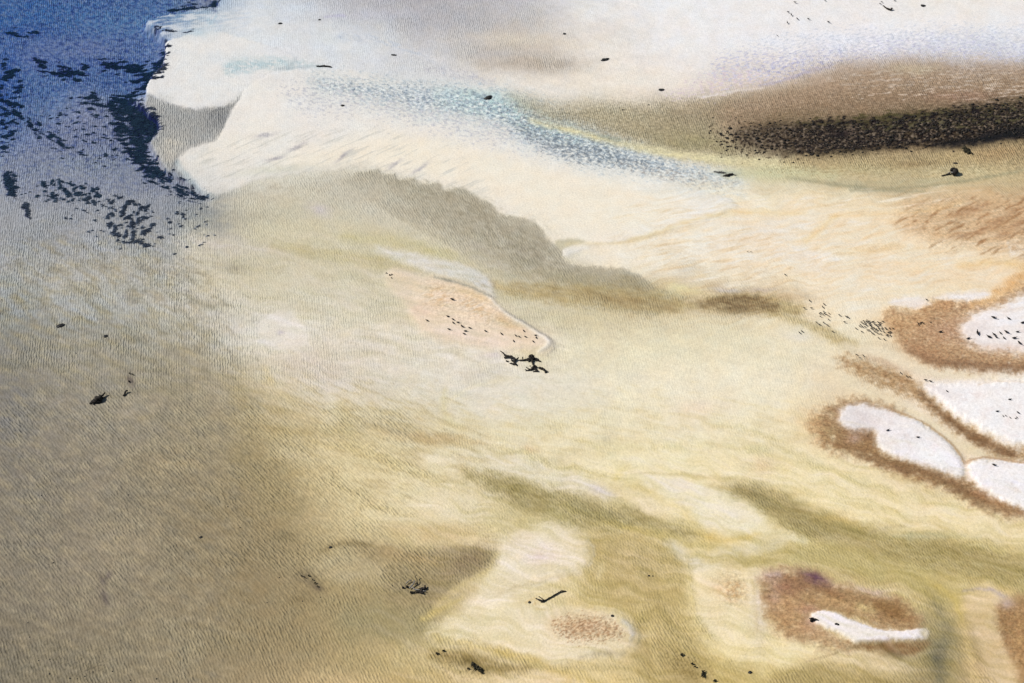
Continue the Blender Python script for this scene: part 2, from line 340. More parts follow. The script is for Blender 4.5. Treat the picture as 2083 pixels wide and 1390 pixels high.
    L([(x, y + 4, w_ + 44) for x, y, w_ in run], (217, 220, 217), 26, .55, (6, 6, 3)); SP('L', [(x, y, w_ + 50) for x, y, w_ in run], 30, .40, 13, 4.4, (184, 194, 200), 196, 22, .5, .8); L([(900, 200, 30), (1010, 212, 40), (1090, 242, 46), (1170, 276, 30)], (182, 210, 208), 22, .6, (6, 6, 3))
    for sd, col, cov in ((83, (146, 160, 172), .52), (84, (116, 130, 146), .36), (85, (232, 236, 232), .42)):
        SP('L', run, 30, cov, 10, 4.0, col, sd, 22, .45, .85)
    SP('L', [(1060, 262, 40), (1150, 300, 60), (1240, 320, 44), (1330, 340, 24)], 22, .48, 9, 3.8, (114, 124, 134), 86, 24, .45, .85)
    SP('P', [(560, 160), (740, 160), (1000, 230), (1180, 330), (1000, 310), (760, 250), (600, 240)], 40, .38, 10, 4, (186, 186, 194), 87, 20, .5, .75)
    SP('P', [(1240, 320), (1420, 346), (1520, 372), (1440, 390), (1300, 360)], 18, .36, 12, 4, (150, 146, 144), 88, 20, .5, .75)
    L([(960, 188, 6), (985, 199, 6)], (110, 128, 140), 4, .5)
    # ---- olive reach and the yellow lip below it
    P([(1040, 196), (1180, 214), (1320, 212), (1450, 205), (1560, 182), (1660, 190), (1600, 320), (1480, 322), (1330, 300), (1200, 262), (1100, 235)], (172, 160, 132), 26, .75, (8, 5, 2), z=-.4, rip=.8)
    E(1480, 220, 110, 26, (160, 141, 116), .7, -6); E(1420, 290, 120, 24, (160, 150, 114), .7, 4); E(1250, 238, 80, 20, (184, 174, 146), .6, 8)
    L([(1080, 244, 8), (1180, 270, 12), (1300, 300, 14), (1420, 318, 18), (1520, 328, 20), (1640, 336, 16)], (220, 210, 168), 7, .8, (2, 3, 1), rip=.4)
    L([(1220, 275, 8), (1260, 284, 8)], (140, 150, 140), 5, .5)
    # ---- mottled lilac flat at the upper right
    E(1760, 30, 400, 50, (239, 234, 231), .7, rip=.05); E(1450, 120, 160, 50, (231, 226, 222), .6, rip=.15)
    for sd, col, cov, pol in ((91, (196, 195, 214), .42, [(1460, 100), (1640, 90), (1860, 60), (2100, 70), (2100, 140), (1900, 122), (1700, 130), (1580, 170), (1440, 180)]),
                              (92, (206, 208, 216), .40, [(1560, 60), (2100, 40), (2100, 110), (1600, 120)]),
                              (93, (172, 170, 198), .36, [(1540, 120), (1700, 104), (2050, 94), (1760, 130), (1560, 172)]),
                              (94, (216, 200, 206), .40, [(1340, 190), (1460, 130), (1560, 130), (1540, 180), (1400, 210)])):
        SP('P', pol, 30, cov, 10, 4, col, sd, -10, .5, .85)
    L([(1545, 172, 5), (1600, 160, 6), (1640, 146, 7), (1690, 134, 5)], (180, 174, 196), 4, .6, (2, 3, 2)); L([(1420, 198, 4), (1500, 184, 4), (1552, 178, 4)], (238, 230, 226), 4, .7)
    # ---- brown algal flat and the mussel bed
    P([(1560, 184), (1640, 166), (1690, 147), (1760, 134), (1850, 124), (1930, 138), (2000, 150), (2200, 140), (2200, 300), (1900, 300), (1600, 300), (1480, 270), (1480, 220)], (166, 143, 120), 34, .95, (6, 10, 5), z=-.2, rip=.6); P([(1600, 214), (1700, 196), (1900, 178), (2200, 176), (2200, 290), (1900, 300), (1600, 300), (1500, 260)], (138, 116, 92), 22, .85, (5, 10, 4)); P([(1560, 240), (1700, 232), (1900, 214), (2200, 190), (2200, 290), (1900, 300), (1600, 312)], (96, 84, 62), 16, .75, (5, 10, 4))
    SP('P', [(1690, 150), (1850, 126), (2100, 150), (2100, 200), (1900, 190), (1700, 180)], 20, .4, 26, 6, (196, 180, 164), 95, -2, .3, .8)
    SP('P', [(1740, 190), (1900, 176), (2100, 165), (2100, 218), (1900, 205), (1720, 200)], 10, .28, 30, 4, (226, 208, 190), 96, -4, .2, .9)
    E(1960, 196, 90, 14, (150, 118, 100), .6); E(1640, 200, 80, 20, (160, 136, 110), .4); E(1600, 240, 120, 20, (140, 122, 96), .5); E(1860, 140, 60, 12, (196, 182, 156), .7)
    bed = [(1500, 262), (1553, 254), (1654, 248), (1742, 242), (1807, 242), (1891, 232), (1925, 220), (1976, 210), (2250, 196), (2250, 262), (2083, 280), (1993, 294), (1925, 300), (1840, 299), (1790, 306), (1742, 318), (1688, 319), (1637, 314), (1553, 306), (1500, 290)]
    SP('P', [(1640, 246), (1900, 222), (2200, 196), (2200, 250), (1700, 262)], 10, .7, 30, 8, (74, 70, 40), 97, -4, .35, .85)
    f.P(bed, (58, 49, 40), 14, .6, (4, 7, 5), z=-.02, rip=0)
    SP('P', [(1640, 246), (1800, 240), (1990, 212), (2250, 200), (2250, 268), (1993, 292), (1780, 306), (1690, 318), (1620, 308)], 14, .66, 15, 7, (36, 30, 24), 98, -3, .5)
    SP('P', bed, 20, .46, 8, 5, (36, 29, 24), 99, 0, .4)
    SP('P', [(1440, 250), (1640, 240), (1640, 320), (1480, 316)], 44, 0.42, 6, 4.6, (52, 42, 34), 100, 0, .2)
    SP('P', [(1500, 255), (1800, 246), (2200, 205), (2200, 268), (1800, 300), (1640, 312), (1520, 296)], 10, .36, 6.5, 5, (146, 130, 114), 101, 0, .6, .8)
    SP('P', [(1700, 250), (1960, 215), (2200, 205), (2200, 250), (1800, 270)], 10, .36, 16, 7, (86, 82, 56), 102, -8, .4, .7)
    L([(1905, 294, 8), (1990, 285, 16), (2083, 268, 24), (2200, 255, 28)], (26, 25, 28), 8, .9, (2, 4, 3)); E(1712, 272, 26, 10, (34, 28, 30), .8)
    E(1730, 262, 10, 20, (140, 120, 104), .5); E(1915, 248, 8, 16, (120, 110, 90), .5)
    # below the bed: ripple-marked yellow-brown and fine curved lines
    P([(1600, 322), (1800, 308), (1960, 300), (2200, 275), (2200, 330), (1990, 335), (1800, 340), (1640, 340)], (176, 156, 116), 12, .7, (4, 4, 2), rip=.9)
    E(1860, 332, 60, 8, (140, 118, 86), .6, -4); E(1950, 318, 50, 16, (190, 172, 128), .6); E(2030, 312, 60, 14, (178, 148, 104), .7, -6)
    E(1740, 345, 140, 18, (196, 184, 142), .6); E(2000, 350, 80, 20, (206, 192, 150), .6)
    L([(1600, 360, 4), (1700, 374, 9), (1780, 381, 8), (1880, 378, 5), (1960, 368, 6), (2080, 346, 4)], (158, 152, 124), 5, .75, (2, 2, 1)); L([(1690, 366, 4), (1800, 372, 10), (1960, 362, 8)], (180, 172, 140), 6, .6)
    L([(1480, 352, 20), (1600, 352, 22), (1700, 356, 14)], (204, 202, 164), 10, .6); E(1480, 352, 30, 6, (172, 176, 164), .7, 3); L([(1730, 386, 5), (1880, 388, 5)], (150, 148, 124), 5, .55)
    # ---- cream shelf across the middle right
    E(1250, 420, 200, 60, (241, 231, 212), .6, 8, rip=.05); E(1480, 380, 160, 14, (228, 220, 200), .5)
    L([(1280, 492, 6), (1370, 462, 8), (1440, 440, 8), (1540, 430, 10), (1640, 434, 8)], (230, 208, 162), 8, .75, (3, 3, 1)); L([(1150, 496, 5), (1260, 494, 5), (1340, 474, 5)], (222, 206, 168), 6, .6)
    E(1420, 500, 130, 26, (229, 221, 206), .7, -8); E(1395, 545, 26, 22, (200, 192, 178), .5, 30); E(1560, 470, 110, 22, (240, 230, 216), .7, -14); E(1650, 520, 90, 8, (244, 236, 226), .7)
    f.P([(1300, 420), (2100, 396), (2100, 590), (1650, 590), (1330, 560)], (222, 198, 158), 30, .5, (8, 4, 1), tex=(110, 12, .02, .5, 103, -10))
    f.P([(1300, 420), (2100, 396), (2100, 590), (1650, 590), (1330, 560)], (246, 236, 222), 30, .6, (8, 4, 1), tex=(90, 9, .08, .5, 104, -8))
    P([(1850, 420), (1960, 404), (2200, 400), (2200, 500), (2030, 500), (1900, 490), (1840, 470)], (204, 172, 130), 28, .7, (8, 6, 3), rip=.2)
    f.P([(1840, 420), (2200, 396), (2200, 520), (1900, 500)], (160, 122, 80), 22, .8, (6, 5, 2), tex=(40, 11, .0, .4, 105, -30))
    for a, b, c, d, ww in ((1935, 440, 2010, 412, 14), (1990, 470, 2083, 420, 16), (1930, 480, 2000, 468, 12), (2030, 480, 2100, 440, 14)):
        L([(a, b, 3), ((a + c) / 2, (b + d) / 2 + 2, ww), (c, d, 4)], (166, 126, 86), 9, .6, (5, 5, 2))
    L([(1690, 440, 5), (1800, 432, 8), (1900, 425, 8), (1960, 410, 8)], (228, 198, 146), 8, .6); L([(1640, 490, 8), (1680, 455, 10), (1700, 440, 6)], (226, 198, 142), 8, .6); L([(1700, 515, 8), (1780, 508, 12), (1840, 500, 6)], (218, 188, 136), 9, .6)
    L([(2052, 494, 4), (2058, 516, 7), (2076, 512, 5), (2100, 500, 8)], (244, 238, 234), 4, .7, (3, 6, 4)); E(2068, 500, 26, 16, (232, 216, 196), .6)
    L([(1620, 505, 6), (1700, 525, 16)], (243, 237, 230), 8, .6)
    # ---- olive smear running out to the right
    sm = [(960, 575, 10), (1050, 588, 22), (1150, 596, 42), (1260, 606, 50), (1360, 616, 40), (1416, 620, 10), (1470, 614, 38), (1545, 618, 42), (1620, 628, 30)]
    L(sm, (176, 157, 110), 12, .85, (5, 6, 3), z=-.5, rip=.5); E(1180, 566, 110, 16, (166, 156, 128), .7, 6); E(1290, 575, 40, 16, (158, 146, 116), .7, 20)
    L([(1430, 618, 8), (1480, 612, 26), (1540, 616, 30), (1580, 622, 14)], (116, 94, 66), 9, .85, (3, 7, 4)); E(1500, 628, 40, 12, (112, 90, 62), .6, 8); L([(1180, 600, 14), (1280, 612, 24), (1370, 622, 20)], (150, 128, 88), 12, .6, (5, 6, 2))
    E(1390, 590, 50, 12, (224, 212, 158), .7, 10); E(1480, 588, 26, 5, (186, 178, 178), .7, 4); E(1550, 588, 40, 5, (194, 182, 172), .6)
    L([(1570, 636, 8), (1640, 660, 16), (1690, 682, 26), (1740, 700, 16)], (180, 160, 110), 9, .75, (4, 5, 3)); E(1620, 600, 40, 10, (196, 172, 136), .5)
    E(1620, 685, 34, 12, (232, 226, 222), .7, 10); E(1480, 690, 260, 60, (221, 211, 180), .5); E(1180, 640, 120, 30, (210, 200, 168), .5)
    # ---- peach shoal in the middle
    L([(770, 508, 10), (840, 528, 24), (920, 548, 34), (980, 574, 34), (1000, 600, 16)], (218, 214, 206), 9, .85, (3, 4, 2), z=-.1); L([(640, 500, 8), (760, 506, 12)], (216, 208, 190), 10, .5)
    E(975, 578, 26, 16, (206, 206, 204), .7, 40)
    P([(800, 545), (862, 562), (900, 566), (950, 580), (990, 602), (1030, 640), (1082, 672), (1116, 692), (1122, 706), (1094, 722), (1030, 714), (960, 700), (890, 690), (850, 664), (826, 620), (790, 580)], (231, 210, 186), 13, .8, (4, 4, 2), z=-.02, rip=.1)
    P([(850, 580), (900, 572), (960, 590), (1000, 612), (1040, 648), (1086, 676), (1112, 694), (1080, 712), (1010, 700), (940, 680), (880, 650), (850, 620)], (231, 209, 185), 14, .7, (4, 5, 3), z=.06, rip=.06)
    E(890, 604, 34, 22, (204, 168, 120), .75, 20, tex=(20, 7, -.3, .3, 110, -20)); E(970, 628, 44, 16, (210, 172, 122), .8, 30, tex=(18, 6, -.25, .3, 111, -25)); E(1030, 655, 34, 10, (218, 186, 140), .7, 32); E(960, 600, 40, 8, (228, 198, 152), .7, 22)
    E(860, 630, 24, 14, (222, 192, 170), .6); E(980, 690, 90, 14, (232, 212, 200), .6, 12)
    L([(992, 602, 2), (1034, 640, 4), (1080, 668, 5), (1112, 690, 8), (1114, 704, 10), (1096, 716, 6)], (232, 225, 217), 5, .8, (1, 2, 1), z=.1)
    L([(884, 562, 2), (905, 568, 5), (940, 578, 4), (975, 592, 4), (1000, 604, 4)], (150, 148, 140), 3, .75, (1, 2, 1)); L([(1030, 632, 2), (1064, 654, 5), (1096, 674, 4), (1122, 692, 5), (1126, 708, 4), (1112, 722, 3)], (168, 162, 154), 3, .7, (1, 2, 1))  # shade of the shoal's slip face painted as dark lines along its rim
    L([(905, 570, 3), (916, 572, 4)], (120, 118, 112), 2, .7); L([(1010, 720, 3), (1040, 712, 3), (1064, 706, 2)], (206, 194, 186), 3, .6)
    E(1070, 720, 60, 14, (214, 202, 160), .5, 6); E(1000, 722, 30, 8, (212, 200, 200), .6); E(1090, 748, 36, 10, (206, 196, 160), .5, 10)
    # faint shoal on the left and lobes under the water
    P([(520, 660), (560, 634), (590, 630), (606, 646), (626, 690), (616, 706), (578, 713), (536, 696)], (228, 220, 209), 7, .9, (3, 4, 2), rip=.15); E(600, 680, 14, 20, (226, 219, 206), .4); E(570, 676, 8, 5, (196, 188, 196), .6)
    P([(915, 830), (960, 795), (1060, 770), (1160, 760), (1250, 800), (1200, 840), (1050, 860), (930, 850)], (224, 217, 201), 24, .6, (6, 4, 1), rip=.15); L([(1060, 765, 4), (980, 780, 5), (925, 805, 6), (905, 835, 5), (930, 856, 4)], (230, 219, 190), 6, .6)
    E(640, 745, 80, 40, (206, 193, 180), .5); E(660, 600, 160, 40, (214, 208, 192), .5); E(980, 760, 60, 14, (208, 200, 190), .5); E(420, 620, 120, 60, (200, 192, 176), .4)
    E(1250, 850, 160, 50, (228, 217, 186), .5); E(1420, 800, 120, 60, (230, 219, 196), .5); E(1425, 830, 60, 18, (234, 214, 192), .5); E(1240, 890, 20, 20, (205, 195, 165), .4)
    # ---- yellow skirt and dark channel at left centre
    L([(480, 780, 20), (486, 840, 40), (530, 900, 40), (600, 950, 30), (640, 990, 20)], (196, 178, 128), 30, .5, (10, 5, 1)); L([(540, 750, 8), (560, 790, 10), (600, 820, 8)], (216, 196, 146), 12, .5)
    P([(-300, 700), (200, 690), (400, 700), (476, 790), (494, 860), (548, 940), (596, 1010), (610, 1110), (640, 1240), (640, 1450), (-300, 1450)], (148, 135, 109), 90, .42, (40, 16, 2)); L([(478, 800, 10), (500, 870, 24), (555, 950, 30), (600, 1030, 26)], (152, 138, 102), 26, .4, (16, 10, 2))
    E(470, 1060, 140, 190, (140, 125, 92), .45, -14); E(380, 830, 100, 60, (150, 140, 112), .4, 30)
    E(420, 880, 90, 90, (160, 148, 118), .5, 30); E(560, 1000, 60, 90, (162, 146, 104), .5, -20); E(500, 930, 30, 40, (150, 136, 96), .5, -40); E(340, 940, 80, 30, (172, 154, 116), .5); E(580, 840, 40, 10, (176, 158, 110), .5, 20)
    E(560, 870, 60, 10, (168, 148, 98), .5, 10); E(240, 830, 60, 30, (172, 162, 140), .5); E(130, 720, 120, 50, (158, 152, 140), .4); E(20, 800, 40, 90, (128, 126, 122), .6); E(250, 1110, 60, 50, (172, 156, 126), .6)
    L([(780, 880, 16), (870, 890, 22), (930, 895, 12)], (190, 164, 120), 12, .5, (4, 4, 1)); L([(700, 860, 14), (780, 868, 18), (850, 880, 12)], (190, 174, 136), 16, .5)
    E(750, 850, 90, 24, (196, 182, 148), .5); E(760, 930, 120, 30, (218, 202, 160), .5, 8); E(900, 950, 90, 30, (222, 208, 168), .5); E(600, 925, 50, 14, (208, 192, 154), .6, 6); E(880, 1040, 90, 26, (226, 210, 174), .5)
    # ---- olive channels of the lower middle
    L([(905, 790, 8), (901, 825, 12), (920, 862, 12), (943, 876, 8)], (214, 202, 156), 10, .5, (5, 5, 1)); L([(760, 857, 8), (800, 872, 18), (845, 885, 14)], (184, 171, 138), 12, .7, (5, 5, 2)); L([(835, 884, 8), (880, 891, 18), (930, 895, 14), (990, 904, 6)], (196, 172, 126), 10, .7, (4, 5, 2)); E(1078, 912, 22, 10, (214, 186, 136), .6, 20)
    P([(860, 925), (980, 915), (1120, 950), (1180, 985), (1080, 985), (960, 955)], (226, 217, 196), 26, .6, (8, 6, 1)); E(1215, 995, 34, 12, (212, 205, 202), .7, 22); P([(830, 980), (920, 985), (990, 1030), (980, 1070), (880, 1050)], (224, 211, 180), 30, .6, (8, 6, 1)); L([(700, 830, 20), (720, 900, 26), (760, 950, 10)], (196, 182, 134), 24, .5, (8, 6, 1)); L([(560, 880, 10), (640, 880, 22), (700, 872, 10)], (186, 168, 118), 16, .5, (6, 6, 2))
    c1 = [(955, 962, 12), (1027, 990, 40), (1097, 1015, 52), (1167, 1034, 58), (1237, 1056, 46), (1322, 1064, 30), (1368, 1076, 18), (1440, 1090, 8)]
    L(c1, (178, 163, 114), 26, .9, (9, 9, 3), z=-.6, rip=1); L(c1[:5], (158, 145, 100), 16, .6, (8, 9, 3)); L([(1270, 1030, 5), (1326, 1052, 9), (1370, 1076, 8), (1420, 1088, 4)], (152, 138, 90), 7, .8, (4, 5, 2)); L([(1190, 1040, 12), (1260, 1056, 22), (1320, 1064, 12)], (148, 136, 92), 12, .7, (5, 6, 2)); L([(1060, 1060, 10), (1140, 1085, 20), (1200, 1090, 16)], (204, 188, 132), 14, .6, (6, 6, 2))
    c2 = [(1455, 990, 6), (1501, 995, 24), (1543, 1007, 42), (1590, 1030, 48), (1637, 1058, 46), (1702, 1074, 36), (1744, 1090, 30), (1796, 1114, 36), (1908, 1116, 44), (2001, 1137, 48), (2090, 1172, 54), (2200, 1200, 60)]
    L(c2, (180, 164, 110), 24, .9, (8, 9, 3), z=-.6, rip=.9); L(c2[1:6], (142, 129, 88), 16, .75, (6, 8, 3)); L(c2[7:], (168, 152, 94), 16, .6, (8, 9, 3)); L([(1500, 992, 4), (1545, 1004, 16), (1580, 1020, 8)], (118, 106, 76), 9, .7, (3, 5, 3)); L([(1750, 1086, 4), (1790, 1110, 6), (1810, 1125, 4)], (140, 130, 88), 6, .6, (3, 4, 1))
    L([(1448, 1143, 14), (1534, 1130, 26), (1627, 1120, 36), (1721, 1128, 42), (1791, 1147, 46), (1861, 1172, 36), (1903, 1203, 20)], (190, 174, 114), 20, .85, (8, 8, 2), z=-.4, rip=.6); L([(1600, 1125, 10), (1700, 1132, 20), (1800, 1155, 16)], (176, 160, 104), 12, .6, (6, 6, 2)); L([(1460, 1150, 4), (1540, 1140, 6), (1600, 1136, 4)], (172, 156, 100), 6, .5)
    L([(1876, 1162, 6), (1903, 1193, 10), (1945, 1217, 12), (1962, 1240, 8)], (214, 192, 118), 9, .75, (4, 5, 1)); L([(1385, 960, 3), (1464, 969, 4), (1548, 979, 4)], (186, 170, 122), 6, .6)
    E(1130, 1050, 60, 30, (176, 166, 112), .5); E(1290, 1075, 90, 14, (206, 186, 110), .6, 12)
    c2 = [(1470, 990, 12), (1540, 1004, 34), (1600, 1030, 44), (1680, 1066, 46), (1760, 1094, 50), (1850, 1120, 56), (1960, 1140, 60), (2200, 1170, 70)]
    L(c2, (174, 158, 106), 24, .8, (9, 9, 3), z=-.6, rip=.7); E(1545, 1006, 50, 12, (134, 122, 84), .7, 20); E(1620, 1042, 70, 14, (150, 136, 88), .6, 24); E(1740, 1076, 50, 8, (150, 140, 92), .6, 18); E(1940, 1118, 80, 12, (150, 134, 80), .6, 8)
    L([(1765, 1084, 4), (1805, 1071, 5), (1852, 1069, 4)], (176, 164, 130), 5, .6); L([(1819, 1089, 4), (1885, 1084, 7), (1927, 1091, 4)], (180, 176, 140), 6, .6)
    0 and L([(1765, 1082, 8), (1800, 1068, 8), (1880, 1064, 6)], (180, 166, 128), 6, .6); L([(1850, 1092, 10), (1920, 1086, 12), (1990, 1092, 8)], (182, 176, 136), 7, .6); L([(1660, 1050, 6), (1720, 1056, 12), (1760, 1078, 6)], (206, 180, 104), 9, .5, (5, 6, 2))
    P([(1380, 1128), (1480, 1150), (1600, 1128), (1700, 1130), (1850, 1150), (1960, 1200), (1900, 1220), (1760, 1170), (1560, 1150), (1420, 1160)], (188, 172, 112), 20, .6, (6, 5, 1), rip=.4)
    P([(1200, 1090), (1300, 1080), (1380, 1110), (1410, 1180), (1400, 1300), (1440, 1400), (1300, 1420), (1300, 1300), (1280, 1250), (1190, 1180)], (194, 174, 118), 26, .8, (8, 5, 1), z=-.5, rip=.6)
    E(1340, 1330, 60, 40, (172, 152, 98), .7, 40); E(1400, 1360, 50, 30, (158, 138, 86), .7, 40); E(1230, 1195, 50, 24, (184, 166, 108), .6); E(1290, 1140, 60, 40, (198, 176, 132), .5)
    # golden edges and pale tongues
    L([(1252, 975, 10), (1262, 955, 12), (1280, 945, 6)], (214, 194, 124), 8, .45); L([(1270, 985, 8), (1330, 1000, 14), (1380, 1030, 14), (1410, 1060, 18), (1440, 1096, 18)], (218, 198, 130), 12, .55, (6, 7, 2)); E(1450, 1092, 24, 12, (206, 178, 96), .55, 10); E(1400, 1040, 14, 12, (214, 188, 110), .4)
    P([(1280, 962), (1340, 960), (1430, 980), (1520, 1020), (1560, 1060), (1520, 1082), (1450, 1076), (1400, 1040), (1340, 1000)], (239, 229, 205), 14, .8, (4, 4, 1), rip=.1); E(1310, 1020, 60, 18, (238, 222, 192), .7, 28); E(1350, 1050, 40, 10, (222, 204, 156), .6, 24)
    L([(1280, 960, 3), (1400, 966, 4), (1500, 978, 5), (1560, 982, 5)], (190, 174, 122), 5, .6); L([(1430, 1100, 6), (1500, 1096, 8), (1560, 1080, 4)], (208, 184, 110), 7, .6)
    P([(1355, 1100), (1385, 1106), (1420, 1136), (1470, 1160), (1420, 1166), (1385, 1140)], (218, 210, 194), 12, .65, (5, 7, 2), rip=.2); P([(1440, 1128), (1520, 1108), (1620, 1090), (1560, 1120), (1480, 1132)], (226, 217, 195), 13, .6, (5, 7, 2)); E(1440, 1160, 40, 10, (224, 214, 200), .6)
    E(1225, 1002, 26, 10, (208, 200, 192), .7, 20); E(1170, 975, 60, 26, (226, 216, 198), .6, 20); E(1100, 940, 60, 14, (216, 206, 182), .5); E(1555, 950, 26, 18, (214, 176, 128), .7, 20); E(1530, 945, 40, 22, (226, 204, 176), .5)
    # ---- pale shoal at the lower centre
    P([(1012, 1134), (1040, 1090), (1100, 1064), (1160, 1074), (1196, 1102), (1198, 1138), (1168, 1160), (1090, 1176), (1040, 1200), (1060, 1250), (1000, 1250), (940, 1240), (990, 1186)], (235, 222, 197), 15, .8, (5, 7, 3), z=-.1, rip=.2)
    E(1090, 1120, 70, 36, (234, 220, 206), .7); E(1100, 1135, 30, 14, (216, 200, 192), .5); L([(1200, 1150, 4), (1208, 1120, 5), (1196, 1096, 4)], (206, 196, 176), 4, .5); L([(1218, 1170, 10), (1228, 1140, 6)], (222, 206, 160), 7, .5)
    P([(690, 1106), (740, 1104), (830, 1112), (930, 1106), (988, 1116), (1010, 1140), (985, 1160), (930, 1192), (892, 1222), (868, 1256), (800, 1240), (780, 1180), (740, 1130)], (158, 143, 108), 14, .88, (6, 7, 2), z=-.5, rip=.9)
    E(950, 1140, 60, 26, (142, 125, 96), .8, -28); E(830, 1130, 80, 16, (178, 154, 108), .6, 10); E(800, 1200, 90, 50, (166, 150, 112), .6); E(840, 1270, 60, 40, (168, 154, 112), .5)
    L([(650, 1124, 4), (680, 1108, 9), (720, 1102, 12), (760, 1108, 6)], (138, 122, 86), 7, .6, (3, 3, 2)); P([(640, 1140), (700, 1120), (770, 1140), (780, 1170), (700, 1180), (650, 1160)], (184, 170, 136), 18, .7, (5, 4, 1))
    E(860, 1080, 120, 20, (200, 178, 128), .5, 6); L([(870, 1090, 30), (960, 1085, 40), (1000, 1100, 20)], (206, 184, 136), 18, .6)
    E(622, 1172, 26, 14, (112, 102, 84), .75, 25, tex=(8, 6, -.4, .2, 120, 30)); E(645, 1192, 16, 9, (96, 86, 72), .7, 30); E(575, 1090, 22, 14, (130, 118, 88), .6); E(615, 1215, 30, 14, (136, 120, 86), .6)
    E(838, 1188, 40, 22, (122, 112, 88), .7, 15, tex=(8, 6, -.4, .3, 121, 20))
    L([(1008, 1212, 3), (1040, 1196, 5), (1098, 1182, 6), (1180, 1164, 5)], (200, 186, 156), 6, .6, (3, 4, 1)); L([(1000, 1222, 4), (1060, 1200, 8), (1130, 1178, 6)], (232, 220, 196), 7, .6, (3, 4, 1)); L([(1010, 1130, 6), (985, 1165, 8), (905, 1212, 8), (866, 1270, 6)], (214, 194, 132), 9, .5, (4, 5, 1)); P([(700, 1230), (860, 1240), (880, 1290), (780, 1310), (690, 1290)], (154, 144, 110), 30, .6, (8, 6, 2))
    # ---- spit with the brown speckled top
    P([(868, 1288), (900, 1264), (960, 1232), (1040, 1222), (1130, 1240), (1200, 1240), (1262, 1252), (1290, 1270), (1300, 1296), (1280, 1322), (1230, 1330), (1180, 1340), (1120, 1345), (1060, 1330), (1000, 1304), (930, 1296)], (233, 218, 184), 15, .85, (7, 9, 2), z=-.04, rip=.2)
    P([(1050, 1250), (1110, 1240), (1170, 1244), (1120, 1262), (1090, 1290), (1060, 1280)], (230, 218, 190), 14, .6); P([(1100, 1310), (1200, 1300), (1240, 1316), (1190, 1336), (1120, 1342)], (232, 216, 184), 10, .7)
    E(1195, 1276, 80, 26, (204, 174, 134), .85, 8, rip=0, z=.04); SP('P', [(1120, 1262), (1180, 1248), (1240, 1258), (1272, 1284), (1250, 1304), (1190, 1308), (1140, 1296)], 18, .5, 6, 3.6, (160, 122, 84), 122, 18, .6, .8)
    L([(1266, 1262, 6), (1280, 1272, 10), (1286, 1290, 11), (1282, 1304, 5)], (200, 194, 188), 5, .8, (1, 3, 2), z=.04); L([(1296, 1272, 3), (1302, 1292, 4), (1296, 1310, 3)], (160, 150, 116), 3, .6); L([(1180, 1338, 6), (1220, 1328, 10), (1270, 1330, 6)], (186, 172, 144), 6, .6)  # grey crescent at the right tip: slip face shade painted into the colour
    L([(900, 1290, 8), (980, 1296, 10), (1040, 1304, 6)], (228, 214, 176), 7, .7); L([(880, 1330, 20), (960, 1345, 36), (1040, 1360, 20), (1090, 1356, 8)], (150, 130, 80), 14, .75, (5, 4, 2), rip=.8); L([(1010, 1325, 8), (1080, 1345, 14), (1160, 1375, 12)], (196, 168, 90), 10, .6); E(965, 1352, 26, 12, (112, 98, 60), .6, 25)
    E(1120, 1390, 90, 24, (226, 204, 164), .7); E(690, 1385, 120, 20, (202, 178, 130), .6); L([(860, 1256, 14), (900, 1236, 10), (940, 1215, 6)], (206, 184, 110), 8, .5)
    L([(1040, 1180, 6), (1100, 1165, 6), (1170, 1160, 5)], (224, 212, 186), 5, .5); L([(1070, 1226, 4), (1090, 1216, 4), (1088, 1228, 5)], (206, 176, 110), 4, .6); L([(1090, 1238, 4), (1110, 1240, 3)], (200, 176, 116), 3, .5)
    # ---- flats between the channels on the lower right
    P([(1420, 1160), (1500, 1156), (1550, 1180), (1560, 1240), (1545, 1330), (1470, 1330), (1420, 1260), (1405, 1200)], (236, 220, 182), 18, .8, (7, 7, 2), z=-.1, rip=.15); E(1490, 1200, 28, 26, (192, 154, 102), .85, 20, tex=(10, 7, -.5, .2, 123, 20)); E(1462, 1190, 26, 16, (222, 194, 150), .6); L([(1530, 1180, 3), (1536, 1220, 5), (1540, 1280, 4)], (192, 168, 106), 6, .6); E(1490, 1320, 60, 30, (238, 220, 170), .6)
    E(1545, 1240, 18, 60, (224, 212, 206), .6)
    mat = [(1548, 1176), (1590, 1160), (1650, 1164), (1696, 1188), (1756, 1200), (1824, 1220), (1868, 1246), (1872, 1280), (1800, 1283), (1756, 1254), (1716, 1246), (1650, 1244), (1650, 1266), (1690, 1290), (1742, 1316), (1680, 1322), (1610, 1300), (1570, 1262), (1552, 1220)]
    P(mat, (208, 182, 142), 22, .75, (10, 14, 5), tex=(30, 16, -.5, .25, 313, 14)); P(mat, (168, 137, 94), 14, .95, (7, 13, 6), tex=(26, 15, -.62, .0, 323, 14), z=-.04, rip=.05)
    E(1658, 1178, 34, 14, (108, 78, 88), .95, 24); E(1600, 1196, 26, 20, (150, 108, 84), .6, 40); E(1570, 1172, 26, 12, (198, 176, 176), .7, -10); E(1820, 1245, 40, 18, (146, 112, 66), .7, 24); E(1770, 1200, 50, 10, (204, 182, 176), .5, 16); E(1760, 1236, 26, 10, (222, 204, 140), .7, 16); E(1600, 1250, 30, 30, (206, 168, 116), .6); E(1650, 1285, 40, 12, (196, 156, 112), .6, 20); E(1655, 1262, 20, 14, (206, 168, 160), .5)
    E(1625, 1190, 30, 12, (136, 100, 78), .6, 20); E(1690, 1205, 36, 10, (146, 110, 74), .6, 20); E(1800, 1238, 44, 14, (136, 102, 60), .7, 22); E(1600, 1225, 40, 14, (196, 158, 108), .6, 10); E(1700, 1225, 50, 10, (198, 162, 108), .6, 14); E(1575, 1205, 16, 30, (190, 158, 140), .5); E(1640, 1240, 26, 10, (188, 140, 116), .5)
    L([(1690, 1240, 3), (1740, 1250, 4), (1780, 1272, 4)], (140, 112, 66), 4, .6)
